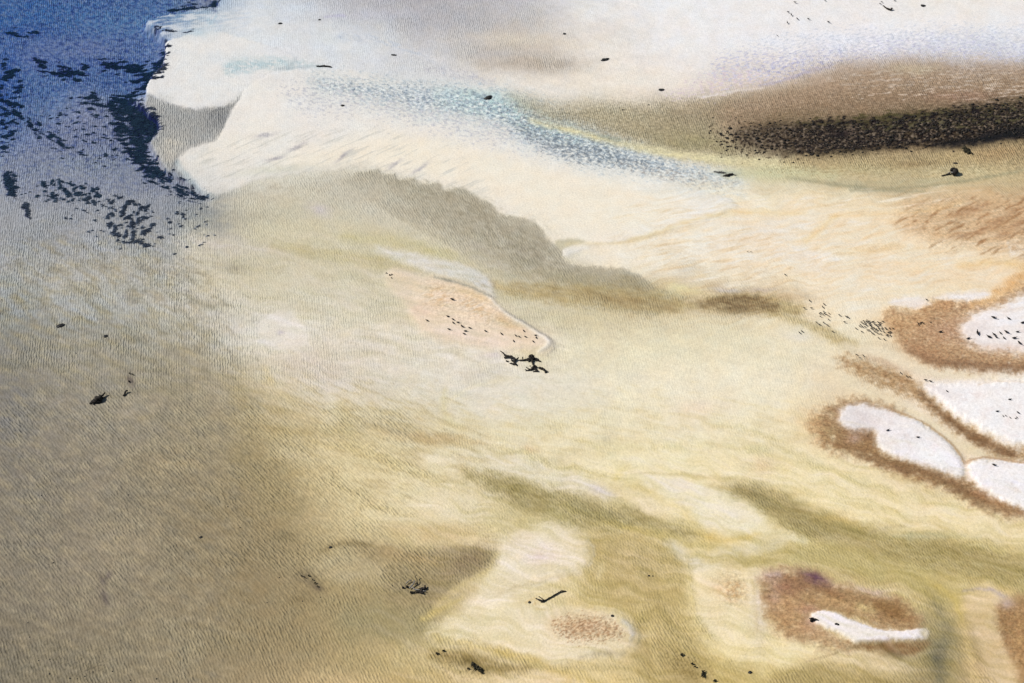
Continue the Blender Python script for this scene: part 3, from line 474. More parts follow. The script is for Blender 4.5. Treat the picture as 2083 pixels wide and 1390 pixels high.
    w5 = [(1648, 1256), (1662, 1244), (1700, 1246), (1736, 1262), (1780, 1278), (1830, 1284), (1878, 1278), (1890, 1288), (1880, 1300), (1820, 1302), (1770, 1308), (1738, 1306), (1700, 1286), (1668, 1272)]
    P(w5, (238, 230, 226), 4, .95, (1, 3, 2), z=.15, rip=0); E(1880, 1288, 12, 8, (232, 216, 180), .7)
    L([(1742, 1312, 8), (1800, 1316, 22), (1860, 1316, 26), (1890, 1306, 10)], (138, 108, 70), 8, .85, (3, 4, 3)); E(1820, 1330, 26, 10, (110, 94, 66), .6, 10); L([(1640, 1345, 3), (1700, 1328, 4), (1750, 1312, 4)], (150, 128, 90), 3, .6)
    E(1620, 1325, 70, 24, (236, 220, 176), .8, -12, rip=.15); E(1780, 1352, 80, 20, (224, 206, 170), .7, 6)
    P([(1560, 1380), (1640, 1352), (1730, 1356), (1800, 1375), (1850, 1410), (1560, 1420)], (168, 150, 98), 16, .7, (4, 4, 1), rip=.9)
    L([(1900, 1215, 20), (1915, 1270, 46), (1915, 1340, 60), (1930, 1420, 64)], (164, 150, 106), 26, .6, (8, 8, 3), z=-.5, rip=.6); L([(1904, 1225, 4), (1922, 1270, 14), (1918, 1320, 26), (1906, 1350, 24), (1916, 1400, 16)], (118, 113, 94), 20, .55, (8, 8, 3)); E(1908, 1332, 18, 34, (102, 99, 86), .5, -10); L([(1905, 1190, 6), (1940, 1215, 8), (1956, 1260, 6)], (206, 184, 104), 7, .6); L([(1960, 1270, 14), (1975, 1340, 20), (1990, 1400, 16)], (216, 190, 130), 12, .6)
    P([(1960, 1215), (2010, 1196), (2050, 1214), (2090, 1240), (2100, 1400), (2040, 1400), (1990, 1320), (1970, 1260)], (222, 198, 156), 14, .7, (4, 4, 1), rip=.1); P([(2030, 1236), (2100, 1210), (2200, 1300), (2200, 1420), (2086, 1400), (2064, 1350), (2042, 1300)], (160, 126, 82), 13, .85, (4, 5, 4), rip=.05)
    SP('P', [(2030, 1236), (2200, 1220), (2200, 1400), (2070, 1350)], 12, 0.44, 5.2, 4.2, (140, 102, 58), 125, 20, .6, .5); L([(1960, 1200, 3), (2010, 1197, 6), (2045, 1212, 8)], (172, 158, 156), 5, .7)
    E(2050, 1225, 20, 14, (190, 168, 160), .6); E(2076, 1300, 14, 60, (216, 176, 112), .4)
    # ---- the white bars on the right with their brown mats
    L([(1720, 700, 10), (1800, 722, 22), (1880, 752, 24), (1980, 766, 18), (2200, 776, 20)], (230, 216, 190), 10, .8, (3, 3, 1), rip=.05); L([(1700, 770, 30), (1800, 812, 30), (1900, 868, 28), (1960, 906, 24), (2060, 932, 12)], (229, 214, 184), 12, .8, (3, 3, 1), rip=.05)
    m1 = [(1806, 628), (1850, 636), (1896, 616), (1960, 608), (2000, 616), (2040, 600), (2100, 570), (2200, 560), (2200, 760), (2090, 754), (2000, 750), (1930, 746), (1880, 730), (1840, 706), (1820, 682), (1802, 655)]
    P(m1, (208, 182, 142), 22, .75, (10, 14, 5), tex=(30, 16, -.5, .25, 312, 14)); P(m1, (190, 158, 117), 14, .95, (7, 13, 6), tex=(26, 15, -.62, .0, 322, 14), z=-.02, rip=.03); E(1915, 622, 40, 12, (206, 160, 106), .8, -8); E(1850, 650, 60, 26, (208, 174, 126), .85); E(1930, 690, 40, 12, (212, 184, 150), .4); L([(1850, 712, 8), (1900, 734, 14), (1980, 744, 18), (2083, 748, 18), (2200, 752, 18)], (136, 106, 78), 9, .8, (4, 7, 4)); E(1880, 715, 50, 14, (168, 128, 90), .6, 20); E(1930, 670, 50, 24, (196, 160, 132), .6)
    SP('P', m1, 14, 0.44, 5.2, 4.2, (158, 116, 80), 126, 10, .6, .5)
    L([(2100, 540, 26), (2062, 574, 26), (2010, 606, 20), (1980, 622, 10)], (220, 178, 118), 10, .8, (3, 4, 3)); L([(1950, 540, 10), (2040, 532, 16), (2100, 545, 14)], (226, 194, 132), 10, .6)
    w1 = [(2200, 590), (2083, 598), (2040, 620), (1984, 637), (1962, 656), (1956, 676), (1974, 694), (1996, 708), (2034, 714), (2200, 720)]
    P(w1, (240, 233, 231), 15, .95, (3, 8, 3), z=.14, rip=0); E(2040, 706, 70, 8, (226, 206, 194), .7, 3); E(1985, 675, 36, 26, (228, 216, 212), .8); E(2040, 650, 50, 20, (236, 230, 230), .6)
    P([(1808, 612), (1830, 604), (1878, 602), (1884, 614), (1850, 624), (1820, 620)], (240, 232, 228), 6, .85, (2, 4, 2)); P([(1895, 606), (1940, 594), (2004, 588), (2012, 604), (1970, 612), (1930, 608)], (240, 233, 232), 7, .85, (2, 4, 2)); P([(1850, 618), (1880, 612), (1895, 620), (1860, 628)], (240, 230, 226), 5, .7)
    P([(1800, 590), (1900, 580), (2000, 575), (1990, 590), (1860, 600)], (236, 218, 186), 12, .6)
    m2 = [(1712, 730, 10), (1755, 746, 30), (1820, 773, 36), (1872, 803, 26), (1920, 844, 20), (1970, 880, 20), (2030, 912, 22), (2100, 930, 24), (2200, 950, 34)]
    L(m2, (208, 182, 142), 22, .75, (10, 14, 5), tex=(30, 16, -.5, .25, 312, 14)); L(m2, (176, 145, 103), 14, .95, (7, 13, 6), tex=(26, 15, -.62, .0, 322, 14), rip=.03); L([(1872, 800, 8), (1930, 852, 14), (1985, 892, 17), (2060, 922, 18)], (128, 98, 66), 8, .85, (2, 4, 3)); E(1800, 738, 60, 8, (206, 182, 156), .6, 20)
    w2 = [(1884, 784), (1930, 778), (2020, 776), (2200, 774), (2200, 914), (2083, 904), (2036, 892), (1990, 868), (1950, 846), (1916, 820), (1896, 800)]
    P(w2, (243, 238, 237), 11, .96, (2, 6, 3), z=.16, rip=0); E(1915, 798, 36, 14, (227, 217, 214), .8, 20); L([(1990, 784, 3), (2020, 776, 3), (2083, 778, 3)], (222, 204, 184), 4, .7)
    m3 = [(1694, 824), (1740, 812), (1800, 824), (1840, 840), (1800, 860), (1790, 910), (1830, 930), (1900, 946), (1950, 968), (1985, 990), (2036, 1024), (2080, 1034), (2072, 1050), (2020, 1046), (1975, 1022), (1930, 990), (1860, 974), (1800, 952), (1750, 926), (1684, 912), (1652, 884), (1648, 852), (1668, 834)]
    P(m3, (208, 182, 142), 22, .75, (10, 14, 5), tex=(30, 16, -.5, .25, 312, 14)); P(m3, (154, 121, 80), 14, .95, (7, 13, 6), tex=(26, 15, -.62, .0, 322, 14), z=-.02, rip=.03); E(1752, 880, 40, 13, (128, 98, 72), .85, 14); L([(1690, 902, 6), (1750, 922, 10), (1830, 950, 16), (1900, 968, 20), (1960, 998, 20), (2020, 1034, 18), (2080, 1042, 10)], (130, 101, 68), 10, .8, (4, 8, 4)); E(1735, 893, 16, 10, (190, 164, 152), .7); E(1640, 850, 30, 40, (224, 196, 148), .5); E(1660, 872, 14, 30, (200, 160, 110), .5)
    w3 = [(1712, 834), (1742, 822), (1790, 829), (1836, 842), (1876, 860), (1918, 889), (1944, 914), (1958, 938), (1962, 962), (1950, 972), (1900, 952), (1850, 940), (1816, 926), (1790, 912), (1782, 894), (1776, 876), (1736, 876), (1708, 860)]
    P(w3, (236, 230, 229), 9, .96, (1, 5, 3), z=.14, rip=0)
    E(1745, 852, 44, 22, (219, 209, 207), .9, 10); E(1830, 885, 50, 22, (232, 224, 223), .7, 24); E(1900, 925, 50, 24, (243, 240, 240), .8, 30); L([(1800, 830, 3), (1840, 842, 3), (1880, 860, 4), (1922, 890, 4), (1948, 916, 4), (1960, 938, 4)], (176, 142, 96), 3, .8, (1, 2, 1))
    w4 = [(1966, 950), (1980, 934), (2020, 936), (2100, 944), (2200, 950), (2200, 1060), (2086, 1036), (2060, 1028), (2028, 1012), (1998, 992), (1972, 970)]
    P(w4, (241, 236, 236), 9, .96, (1, 5, 3), z=.15, rip=0); L([(1962, 940, 5), (2010, 930, 5), (2083, 942, 4)], (170, 132, 92), 3, .7); E(2060, 985, 8, 12, (214, 210, 214), .6, 30)
    L([(1962, 930, 6), (1968, 960, 8), (1972, 975, 6)], (216, 196, 176), 5, .6); E(2000, 1000, 20, 10, (230, 214, 206), .6, 30); L([(1985, 1000, 14), (2040, 1034, 18), (2080, 1046, 12)], (152, 112, 70), 7, .7, (2, 4, 3))
    E(1900, 1040, 120, 20, (228, 210, 166), .5, 10); E(1800, 1000, 60, 20, (224, 204, 156), .5, 10); E(1890, 1030, 20, 10, (204, 176, 112), .6); E(2050, 1080, 60, 14, (230, 206, 166), .5)
    for i, (kd, pl) in enumerate((('P', m1), ('L', m2), ('P', m3), ('P', mat), ('P', [(2030, 1236), (2200, 1220), (2200, 1400), (2070, 1350)]))):
        keep = f.rgb.copy(); G(kd, pl, 18, .85); SP(kd, pl, 14, .40, 20, 11, (146, 108, 72), 150 + i, 20, .9, .4, (5, 8, 3)); f.rgb = np.where((keep[..., 2] > 196)[..., None], keep, f.rgb)
    for i, k in enumerate((w1, w2, w3, w4)): P(k, (226, 212, 208), 26, .5, (6, 10, 4), tex=(26, 14, -.05, .5, 330 + i, 20))
    for k in (w1, w2, w3, w4, w5): G('P', k, 10, .12)
    G('L', run, 34, .75); G('P', [(1100, 215), (1560, 190), (1700, 150), (2200, 140), (2200, 340), (1700, 345), (1300, 310)], 30, .7); G('P', [(1420, 190), (1640, 90), (2200, 70), (2200, 140), (1860, 122), (1600, 175)], 30, .35); G('E' if 0 else 'P', [(850, 580), (900, 568), (1000, 608), (1060, 668), (980, 670), (880, 640)], 20, .5)
    G('P', [(1120, 1262), (1180, 1248), (1240, 1258), (1272, 1284), (1250, 1304), (1190, 1308), (1140, 1296)], 16, .8); G('P', [(1460, 1170), (1510, 1170), (1520, 1220), (1480, 1230)], 16, .6); G('P', [(1840, 410), (2200, 396), (2200, 500), (1900, 500)], 24, .5); G('P', [(1420, 600), (1500, 590), (1620, 615), (1560, 645), (1440, 630)], 16, .5)
    G('P', deep, 30, .4)
    SP('P', [(1480, 205), (1660, 170), (1860, 130), (2200, 145), (2200, 215), (1900, 230), (1500, 255)], 14, .42, 8, 3.4, (138, 114, 92), 160, -4, .7, .5); SP('P', [(1480, 205), (1660, 170), (1860, 130), (2200, 145), (2200, 215), (1900, 230), (1500, 255)], 14, .36, 9, 3.2, (190, 168, 142), 161, -4, .7, .5)
    SP('P', [(1080, 225), (1500, 215), (1560, 310), (1300, 296)], 26, .4, 6, 3.6, (136, 124, 96), 162, 0, .8, .45); SP('P', [(1640, 322), (2200, 290), (2200, 350), (1760, 366), (1560, 350)], 20, .42, 6, 3.6, (150, 132, 92), 163, -4, .8, .5)
    for ln, c, a in (([(1000, 905, 4), (1080, 925, 12), (1160, 945, 16), (1230, 968, 10)], (204, 190, 140), .6), ([(1180, 900, 4), (1290, 912, 10), (1420, 905, 12), (1560, 915, 6)], (214, 202, 154), .6), ([(1560, 985, 4), (1640, 1000, 12), (1740, 1030, 14), (1850, 1046, 6)], (206, 190, 130), .6),
                     ([(1430, 860, 4), (1540, 880, 12), (1640, 930, 16), (1760, 985, 14), (1880, 1015, 6)], (210, 196, 146), .55), ([(1250, 1120, 6), (1310, 1160, 18), (1340, 1230, 24), (1390, 1300, 22), (1440, 1380, 20)], (176, 158, 104), .5), ([(1210, 1180, 6), (1270, 1210, 16), (1320, 1280, 18), (1340, 1390, 16)], (206, 186, 128), .5),
                     ([(1400, 1130, 3), (1408, 1200, 6), (1430, 1280, 10), (1490, 1350, 12)], (196, 178, 118), .6), ([(880, 1290, 4), (960, 1312, 10), (1060, 1335, 14), (1150, 1372, 14), (1230, 1390, 8)], (200, 178, 106), .6), ([(1000, 1330, 4), (1090, 1352, 8), (1180, 1362, 8), (1290, 1350, 4)], (184, 168, 118), .6),
                     ([(1925, 1080, 4), (2000, 1104, 12), (2090, 1130, 14)], (196, 180, 116), .5), ([(1700, 1175, 3), (1800, 1195, 8), (1880, 1235, 8)], (212, 196, 140), .6), ([(640, 900, 6), (740, 915, 16), (850, 960, 16), (950, 985, 6)], (200, 184, 132), .5), ([(610, 965, 6), (700, 990, 14), (800, 1040, 16), (900, 1075, 8)], (198, 180, 132), .45)):
        L(ln, c, 9, a, (10, 8, 2), rip=.8)
    for ln, c, a in (([(1260, 940, 4), (1380, 948, 10), (1500, 962, 6)], (238, 228, 200), .6), ([(1480, 1060, 4), (1560, 1078, 12), (1640, 1098, 6)], (236, 226, 196), .6), ([(1850, 1062, 4), (1960, 1070, 12), (2083, 1090, 10)], (236, 218, 178), .6), ([(880, 1110, 4), (960, 1092, 12), (1040, 1060, 8)], (226, 208, 164), .5), ([(1420, 1290, 6), (1480, 1330, 14), (1560, 1340, 14), (1640, 1326, 6)], (238, 222, 176), .6), ([(740, 1040, 6), (840, 1060, 18), (930, 1050, 8)], (226, 212, 176), .5), ([(660, 800, 6), (740, 815, 14), (850, 812, 6)], (220, 208, 184), .5)):
        L(ln, c, 10, a, (8, 7, 2), rip=.3)
    # streaming silt along the channels
    for i, (pl, c) in enumerate(((c1, (140, 128, 84)), (c2, (146, 130, 80)), (c2, (196, 182, 132)), (c1, (196, 184, 138)), (sm, (140, 120, 82)), (sm, (206, 188, 140)))):
        SP('L', pl, 24, .42, 34, 8, c, 170 + i, 16, 1.0, .5)
    SP('P', [(1200, 1090), (1380, 1100), (1410, 1300), (1440, 1400), (1300, 1400), (1260, 1240)], 30, .42, 30, 12, (172, 154, 102), 180, 30, 1.0, .5); SP('P', [(700, 850), (1250, 800), (1700, 830), (1650, 960), (1300, 940), (900, 990), (640, 930)], 50, .42, 60, 12, (212, 194, 146), 181, 12, 1.0, .45)
    SP('P', [(480, 760), (900, 800), (1000, 960), (700, 1060), (520, 960)], 60, .4, 50, 9, (176, 158, 112), 182, 22, 1.0, .45); SP('P', [(500, 480), (1000, 520), (1300, 640), (1100, 780), (700, 720)], 60, .4, 60, 11, (198, 188, 164), 183, 10, 1.0, .4)
    SP('P', [(-50, 560), (450, 560), (480, 1390), (-50, 1390)], 80, .42, 40, 17, (132, 124, 104), 184, 25, 1.1, .55); SP('P', [(-50, 560), (450, 560), (480, 1390), (-50, 1390)], 80, .40, 36, 16, (182, 168, 134), 185, 25, 1.1, .45)
    SP('P', [(1380, 940), (1880, 985), (2000, 1060), (2100, 1060), (2100, 1140), (1700, 1080), (1450, 1000)], 40, .42, 44, 10, (206, 184, 126), 186, 14, 1.0, .45); SP('P', [(1900, 420), (2100, 400), (2100, 560), (1500, 580), (1300, 470)], 40, .38, 50, 8, (216, 188, 148), 187, -12, 1.0, .5)
    # ---- fine weed and dark grit lying on the bottom
    SP('P', [(-50, 1250), (120, 1260), (240, 1330), (240, 1420), (-50, 1420)], 60, 0.22, 7, 5, (96, 90, 66), 131, 20, .6, .5)
    SP('P', [(100, 1330), (170, 1338), (215, 1330), (220, 1380), (150, 1372)], 20, 0.29, 7, 5, (66, 62, 52), 132, 0, .6, .5)
    SP('P', [(1340, 1320), (1420, 1330), (1470, 1390), (1400, 1400)], 20, 0.29, 6, 5, (96, 82, 46), 134, 40, .6, .5); SP('P', [(880, 1320), (960, 1330), (1000, 1380), (900, 1380)], 20, 0.24, 6, 5, (96, 84, 52), 135, 20, .6, .5)
    SP('P', [(1040, 200), (1600, 200), (1640, 320), (1100, 300)], 30, 0.16, 5, 4, (120, 110, 86), 136, 0, .6, .5)
    for x, y, r, a in ((208, 1180, 6, 60), (220, 1170, 6, 120), (212, 1215, 7, 70), (268, 775, 6, 70), (262, 772, 4, 80)):
        E(x, y, r * 2.2, r, (104, 94, 86), .7, a)
    sat = np.clip(f.rgb[..., 0] - f.rgb[..., 2] - 46, 0, 80); f.rgb[..., 2] += .16 * sat
    pale = [(1250, 900), (1450, 920), (1700, 960), (1900, 1010), (2090, 1060), (2090, 1110), (1850, 1060), (1640, 1010), (1500, 975), (1300, 950)]
    P(pale, (236, 222, 184), 26, .5, (12, 8, 2)); E(1700, 1020, 90, 16, (236, 220, 178), .6, 16); E(1950, 1060, 70, 16, (238, 220, 178), .6, 10); E(1330, 930, 80, 14, (238, 226, 194), .6)
    # silt drawn out along the flow: thin olive and pale threads
    def threads(u, v, su, sv, sl, sd):
        x = u + 20 * f.w1[0]; y = v + 26 * f.w1[1] + 1.5 * f.w2[1]
        r = math.radians(sl); return fbm((x * math.cos(r) + y * math.sin(r)) / su, (-x * math.sin(r) + y * math.cos(r)) / sv, 4, sd, .6)
    lr = sstep(620, 1000, U) * sstep(830, 990, V) * (1 - f.grain * .8) * (1 - sstep(225, 240, f.rgb[..., 2]))
    for su, sv, sl, sd, am in ((170, 17, 16, 301, .17), (80, 7.5, 19, 302, .09)):
        n = threads(U, V, su, sv, sl, sd) * lr
        f.rgb[..., 0] *= 1 + .75 * am * n; f.rgb[..., 1] *= 1 + .80 * am * n; f.rgb[..., 2] *= 1 + 1.5 * am * n
    ur = sstep(1150, 1400, U) * sstep(330, 400, V) * (1 - sstep(600, 720, V)); n = threads(U, V, 100, 9, -8, 303) * ur
    f.rgb[..., 0] *= 1 + .05 * n; f.rgb[..., 1] *= 1 + .10 * n; f.rgb[..., 2] *= 1 + .17 * n
    cl = (1 - sstep(1000, 1300, U)) * sstep(420, 520, V) * (1 - .6 * sstep(760, 900, V)); n = threads(U, V, 110, 16, 12, 304) * cl; f.rgb *= (1 + .07 * n)[..., None]; f.rgb[..., 2] *= 1 + .05 * n
    # finer mottling everywhere
    n = f.noise(full, 14, 9, 34, 12, 4); f.rgb *= (1 + 0.028 * n)[..., None]
    n = f.noise(full, 30, 22, 35, 0, 3); f.rgb[..., 0] *= 1 + .016 * n; f.rgb[..., 2] *= 1 - .02 * n
    mx = f.rgb.max(-1); f.rgb *= np.minimum(1, (236 + 11 * np.tanh((mx - 236) / 22)) / np.maximum(mx, 1))[..., None] * (mx > 236)[..., None] + (mx <= 236)[..., None]
    lf = (1 - sstep(420, 760, U)) * sstep(700, 860, V); f.rgb += lf[..., None] * np.array((-1, -1, 2), np.float32)
    # beyond the image frame the flats fade into an even sand
    return f
# ------------------------------------------------------------------ materials
def mat(name):
    m = bpy.data.materials.new(name); m.use_nodes = True; m.node_tree.nodes.clear()
    N, Lk = m.node_tree.nodes, m.node_tree.links
    out = N.new('ShaderNodeOutputMaterial')
    return m, N, Lk, out
def nd(N, t, **kw):
    n = N.new('ShaderNode' + t)
    for k, v in kw.items():
        if k in n.inputs.keys() if isinstance(k, str) else False: n.inputs[k].default_value = v
        else: setattr(n, k, v)
    return n
def mth(N, Lk, op, a, b=None):
    n = N.new('ShaderNodeMath'); n.operation = op
    for i, v in enumerate((a, b)):
        if v is None: continue
        if isinstance(v, (int, float)): n.inputs[i].default_value = v
        else: Lk.new(v, n.inputs[i])
    return n.outputs[0]

RIPPLE = 0.17
def ripples(N, Lk, coord, deg, wl, seed):
    """ripple trains: crests run at `deg` on the ground (0 = along x)"""
    rot = N.new('ShaderNodeMapping'); rot.vector_type = 'POINT'
    rot.inputs['Rotation'].default_value = (0, 0, math.radians(90 - deg)); rot.inputs['Location'].default_value = (seed * 3.1, seed * 1.7, 0)
    Lk.new(coord, rot.inputs['Vector'])
    wv = N.new('ShaderNodeTexWave'); wv.wave_type = 'BANDS'; wv.bands_direction = 'X'; wv.wave_profile = 'SIN'
    wv.inputs['Scale'].default_value = 2 * math.pi / (20 * wl); wv.inputs['Distortion'].default_value = 4.5
    wv.inputs['Detail'].default_value = 2.0; wv.inputs['Detail Scale'].default_value = 1.0; wv.inputs['Detail Roughness'].default_value = 0.6
    Lk.new(rot.outputs[0], wv.inputs['Vector'])
    st = N.new('ShaderNodeMapping'); st.inputs['Scale'].default_value = (1.0 / wl, 0.48 / wl, 1)
    Lk.new(rot.outputs[0], st.inputs['Vector'])
    ns = N.new('ShaderNodeTexNoise'); ns.noise_dimensions = '2D'; ns.inputs['Scale'].default_value = 0.9; ns.inputs['Detail'].default_value = 2.0
    Lk.new(st.outputs[0], ns.inputs['Vector'])
    a = mth(N, Lk, 'MULTIPLY', wv.outputs['Fac'], 0.42)
    b = mth(N, Lk, 'MULTIPLY', ns.outputs[0], 1.5)
    return mth(N, Lk, 'ADD', a, b)

def bed_material():
    m, N, Lk, out = mat('sand_and_silt')
    geo = N.new('ShaderNodeTexCoord'); co = geo.outputs['Object']
    col = N.new('ShaderNodeAttribute'); col.attribute_name = 'sediment'
    rp = N.new('ShaderNodeAttribute'); rp.attribute_name = 'bedding'
    sep = N.new('ShaderNodeSeparateColor'); Lk.new(rp.outputs['Color'], sep.inputs[0])
    h = None
    for i, (deg, wl) in enumerate(RIP_DIRS):
        r = mth(N, Lk, 'MULTIPLY', ripples(N, Lk, co, deg, wl, i + 1), sep.outputs[i])
        h = r if h is None else mth(N, Lk, 'ADD', h, r)
    fines_and_shade = mth(N, Lk, 'MULTIPLY', mth(N, Lk, 'SUBTRACT', h, mth(N, Lk, 'MULTIPLY', mth(N, Lk, 'ADD', mth(N, Lk, 'ADD', sep.outputs[0], sep.outputs[1]), sep.outputs[2]), .96)), .48)  # dark silt in the troughs, strengthened as ripple shade painted into the colour
    # patches where the ripples die away
    pn = N.new('ShaderNodeTexNoise'); pn.inputs['Scale'].default_value = 0.16; pn.inputs['Detail'].default_value = 2; Lk.new(co, pn.inputs['Vector'])
    pr = N.new('ShaderNodeMapRange'); pr.inputs[1].default_value = .3; pr.inputs[2].default_value = .65; pr.inputs[3].default_value = .3; pr.inputs[4].default_value = 1.15
    Lk.new(pn.outputs[0], pr.inputs[0]); h = mth(N, Lk, 'MULTIPLY', h, pr.outputs[0])
    gn = N.new('ShaderNodeTexNoise'); gn.inputs['Scale'].default_value = 2.6; gn.inputs['Detail'].default_value = 2; Lk.new(co, gn.inputs['Vector'])
    h = mth(N, Lk, 'ADD', h, mth(N, Lk, 'MULTIPLY', gn.outputs[0], 0.22))
    bp = N.new('ShaderNodeBump'); bp.inputs['Strength'].default_value = 1.0; bp.inputs['Distance'].default_value = RIPPLE; Lk.new(h, bp.inputs['Height'])
    # grain and mottling of the sediment itself, plus the painted ripple shade
    g1 = N.new('ShaderNodeTexNoise'); g1.inputs['Scale'].default_value = 3.4; g1.inputs['Detail'].default_value = 3; Lk.new(co, g1.inputs['Vector'])
    g2 = N.new('ShaderNodeTexNoise'); g2.inputs['Scale'].default_value = 0.33; g2.inputs['Detail'].default_value = 4; g2.inputs['Roughness'].default_value = .65; Lk.new(co, g2.inputs['Vector'])
    f = mth(N, Lk, 'ADD', mth(N, Lk, 'MULTIPLY', g1.outputs[0], 0.36), mth(N, Lk, 'MULTIPLY', g2.outputs[0], 0.20)); f = mth(N, Lk, 'ADD', f, 0.72)
    f = mth(N, Lk, 'ADD', f, fines_and_shade)
    gg = N.new('ShaderNodeTexNoise'); gg.inputs['Scale'].default_value = 1.9; gg.inputs['Detail'].default_value = 4; gg.inputs['Roughness'].default_value = .75; Lk.new(co, gg.inputs['Vector'])
    f = mth(N, Lk, 'ADD', f, mth(N, Lk, 'MULTIPLY', mth(N, Lk, 'MULTIPLY', mth(N, Lk, 'SUBTRACT', gg.outputs[0], .5), 2.6), rp.outputs['Alpha']))
    tint = N.new('ShaderNodeMix'); tint.data_type = 'RGBA'; tint.inputs[6].default_value = (1.03, 0.99, 0.97, 1); tint.inputs[7].default_value = (0.97, 1.01, 1.03, 1)
    g3 = N.new('ShaderNodeTexNoise'); g3.inputs['Scale'].default_value = 0.16; g3.inputs['Detail'].default_value = 3; Lk.new(co, g3.inputs['Vector'])
    Lk.new(g3.outputs[0], tint.inputs[0])
    mul = N.new('ShaderNodeVectorMath'); mul.operation = 'SCALE'; Lk.new(tint.outputs[2], mul.inputs[0]); Lk.new(f, mul.inputs['Scale'])
    mu2 = N.new('ShaderNodeVectorMath'); mu2.operation = 'MULTIPLY'; Lk.new(mul.outputs[0], mu2.inputs[0]); Lk.new(col.outputs['Color'], mu2.inputs[1])
    b = N.new('ShaderNodeBsdfDiffuse'); b.inputs['Roughness'].default_value = 0.0
    Lk.new(mu2.outputs[0], b.inputs['Color']); Lk.new(bp.outputs[0], b.inputs['Normal'])
    Lk.new(b.outputs[0], out.inputs['Surface'])
    return m

SIGMA = (0.25, 0.11, 0.055)
def water_material():
    m, N, Lk, out = mat('shallow_sea_water')
    tr = N.new('ShaderNodeBsdfTransparent'); gl = N.new('ShaderNodeBsdfGlossy'); gl.inputs['Roughness'].default_value = 0.06
    lw = N.new('ShaderNodeLayerWeight'); lw.inputs['Blend'].default_value = 0.5
    frs = mth(N, Lk, 'ADD', mth(N, Lk, 'MULTIPLY', mth(N, Lk, 'POWER', lw.outputs['Facing'], 5.0), .98), .02)      # Schlick, the same from above and below
    co = N.new('ShaderNodeTexCoord').outputs['Object']
    h = ripples(N, Lk, co, RIP_DIRS[1][0], 0.5, 7)
    bp = N.new('ShaderNodeBump'); bp.inputs['Distance'].default_value = 0.03; bp.inputs['Strength'].default_value = 1; Lk.new(h, bp.inputs['Height'])
    Lk.new(bp.outputs[0], gl.inputs['Normal']); Lk.new(bp.outputs[0], lw.inputs['Normal'])
    mx = N.new('ShaderNodeMixShader'); Lk.new(frs, mx.inputs[0]); Lk.new(tr.outputs[0], mx.inputs[1]); Lk.new(gl.outputs[0], mx.inputs[2])
    Lk.new(mx.outputs[0], out.inputs['Surface'])
    ab = N.new('ShaderNodeVolumeAbsorption'); ab.inputs['Density'].default_value = SIGMA[0]
    ab.inputs['Color'].default_value = (0, 1 - SIGMA[1] / SIGMA[0], 1 - SIGMA[2] / SIGMA[0], 1)
    Lk.new(ab.outputs[0], out.inputs['Volume'])
    return m

def dark_material(name, c0, c1, rough, scale, stretch=(1, 1, 1), bump=0.02):
    m, N, Lk, out = mat(name)
    co = N.new('ShaderNodeTexCoord').outputs['Object']
    mp = N.new('ShaderNodeMapping'); mp.inputs['Scale'].default_value = stretch; Lk.new(co, mp.inputs[0])
    ns = N.new('ShaderNodeTexNoise'); ns.inputs['Scale'].default_value = scale; ns.inputs['Detail'].default_value = 5; Lk.new(mp.outputs[0], ns.inputs['Vector'])
    rp = N.new('ShaderNodeValToRGB'); rp.color_ramp.elements[0].position = .35; rp.color_ramp.elements[1].position = .7
    rp.color_ramp.elements[0].color = (*c0, 1); rp.color_ramp.elements[1].color = (*c1, 1); Lk.new(ns.outputs[0], rp.inputs[0])
    bp = N.new('ShaderNodeBump'); bp.inputs['Distance'].default_value = bump; Lk.new(ns.outputs[0], bp.inputs['Height'])
    b = N.new('ShaderNodeBsdfPrincipled'); b.inputs['Roughness'].default_value = rough; b.inputs['Specular IOR Level'].default_value = .25
    Lk.new(rp.outputs[0], b.inputs['Base Color']); Lk.new(bp.outputs[0], b.inputs['Normal']); Lk.new(b.outputs[0], out.inputs['Surface'])
    return m

RIP_DIRS = ((-50.0, 0.44), (-82.0, 0.38), (-66.0, 0.41))
M_BED = bed_material(); M_WATER = water_material()
M_WOOD = dark_material('wet_black_wood', (.006, .005, .004), (.042, .035, .028), .75, 6, (1, 1, 1))
M_GREYWOOD = dark_material('bleached_wood', (.16, .15, .135), (.30, .28, .25), .8, 7)
M_ROCK = dark_material('wet_dark_rock', (.005, .005, .0055), (.045, .043, .04), .6, 3.5)
M_WEED = dark_material('dark_seaweed', (.006, .006, .003), (.045, .038, .016), .7, 5)
M_GRASS = dark_material('seagrass_blades', (.010, .016, .032), (.035, .05, .075), .8, 1.2)
M_MUSSEL = dark_material('mussel_shells', (.004, .0035, .003), (.034, .028, .022), .7, 1.1)
M_BIRD = dark_material('dark_plumage', (.006, .005, .005), (.024, .02, .018), .7, 9)
M_BILL = dark_material('bird_bill', (.05, .03, .012), (.10, .05, .02), .5, 9)

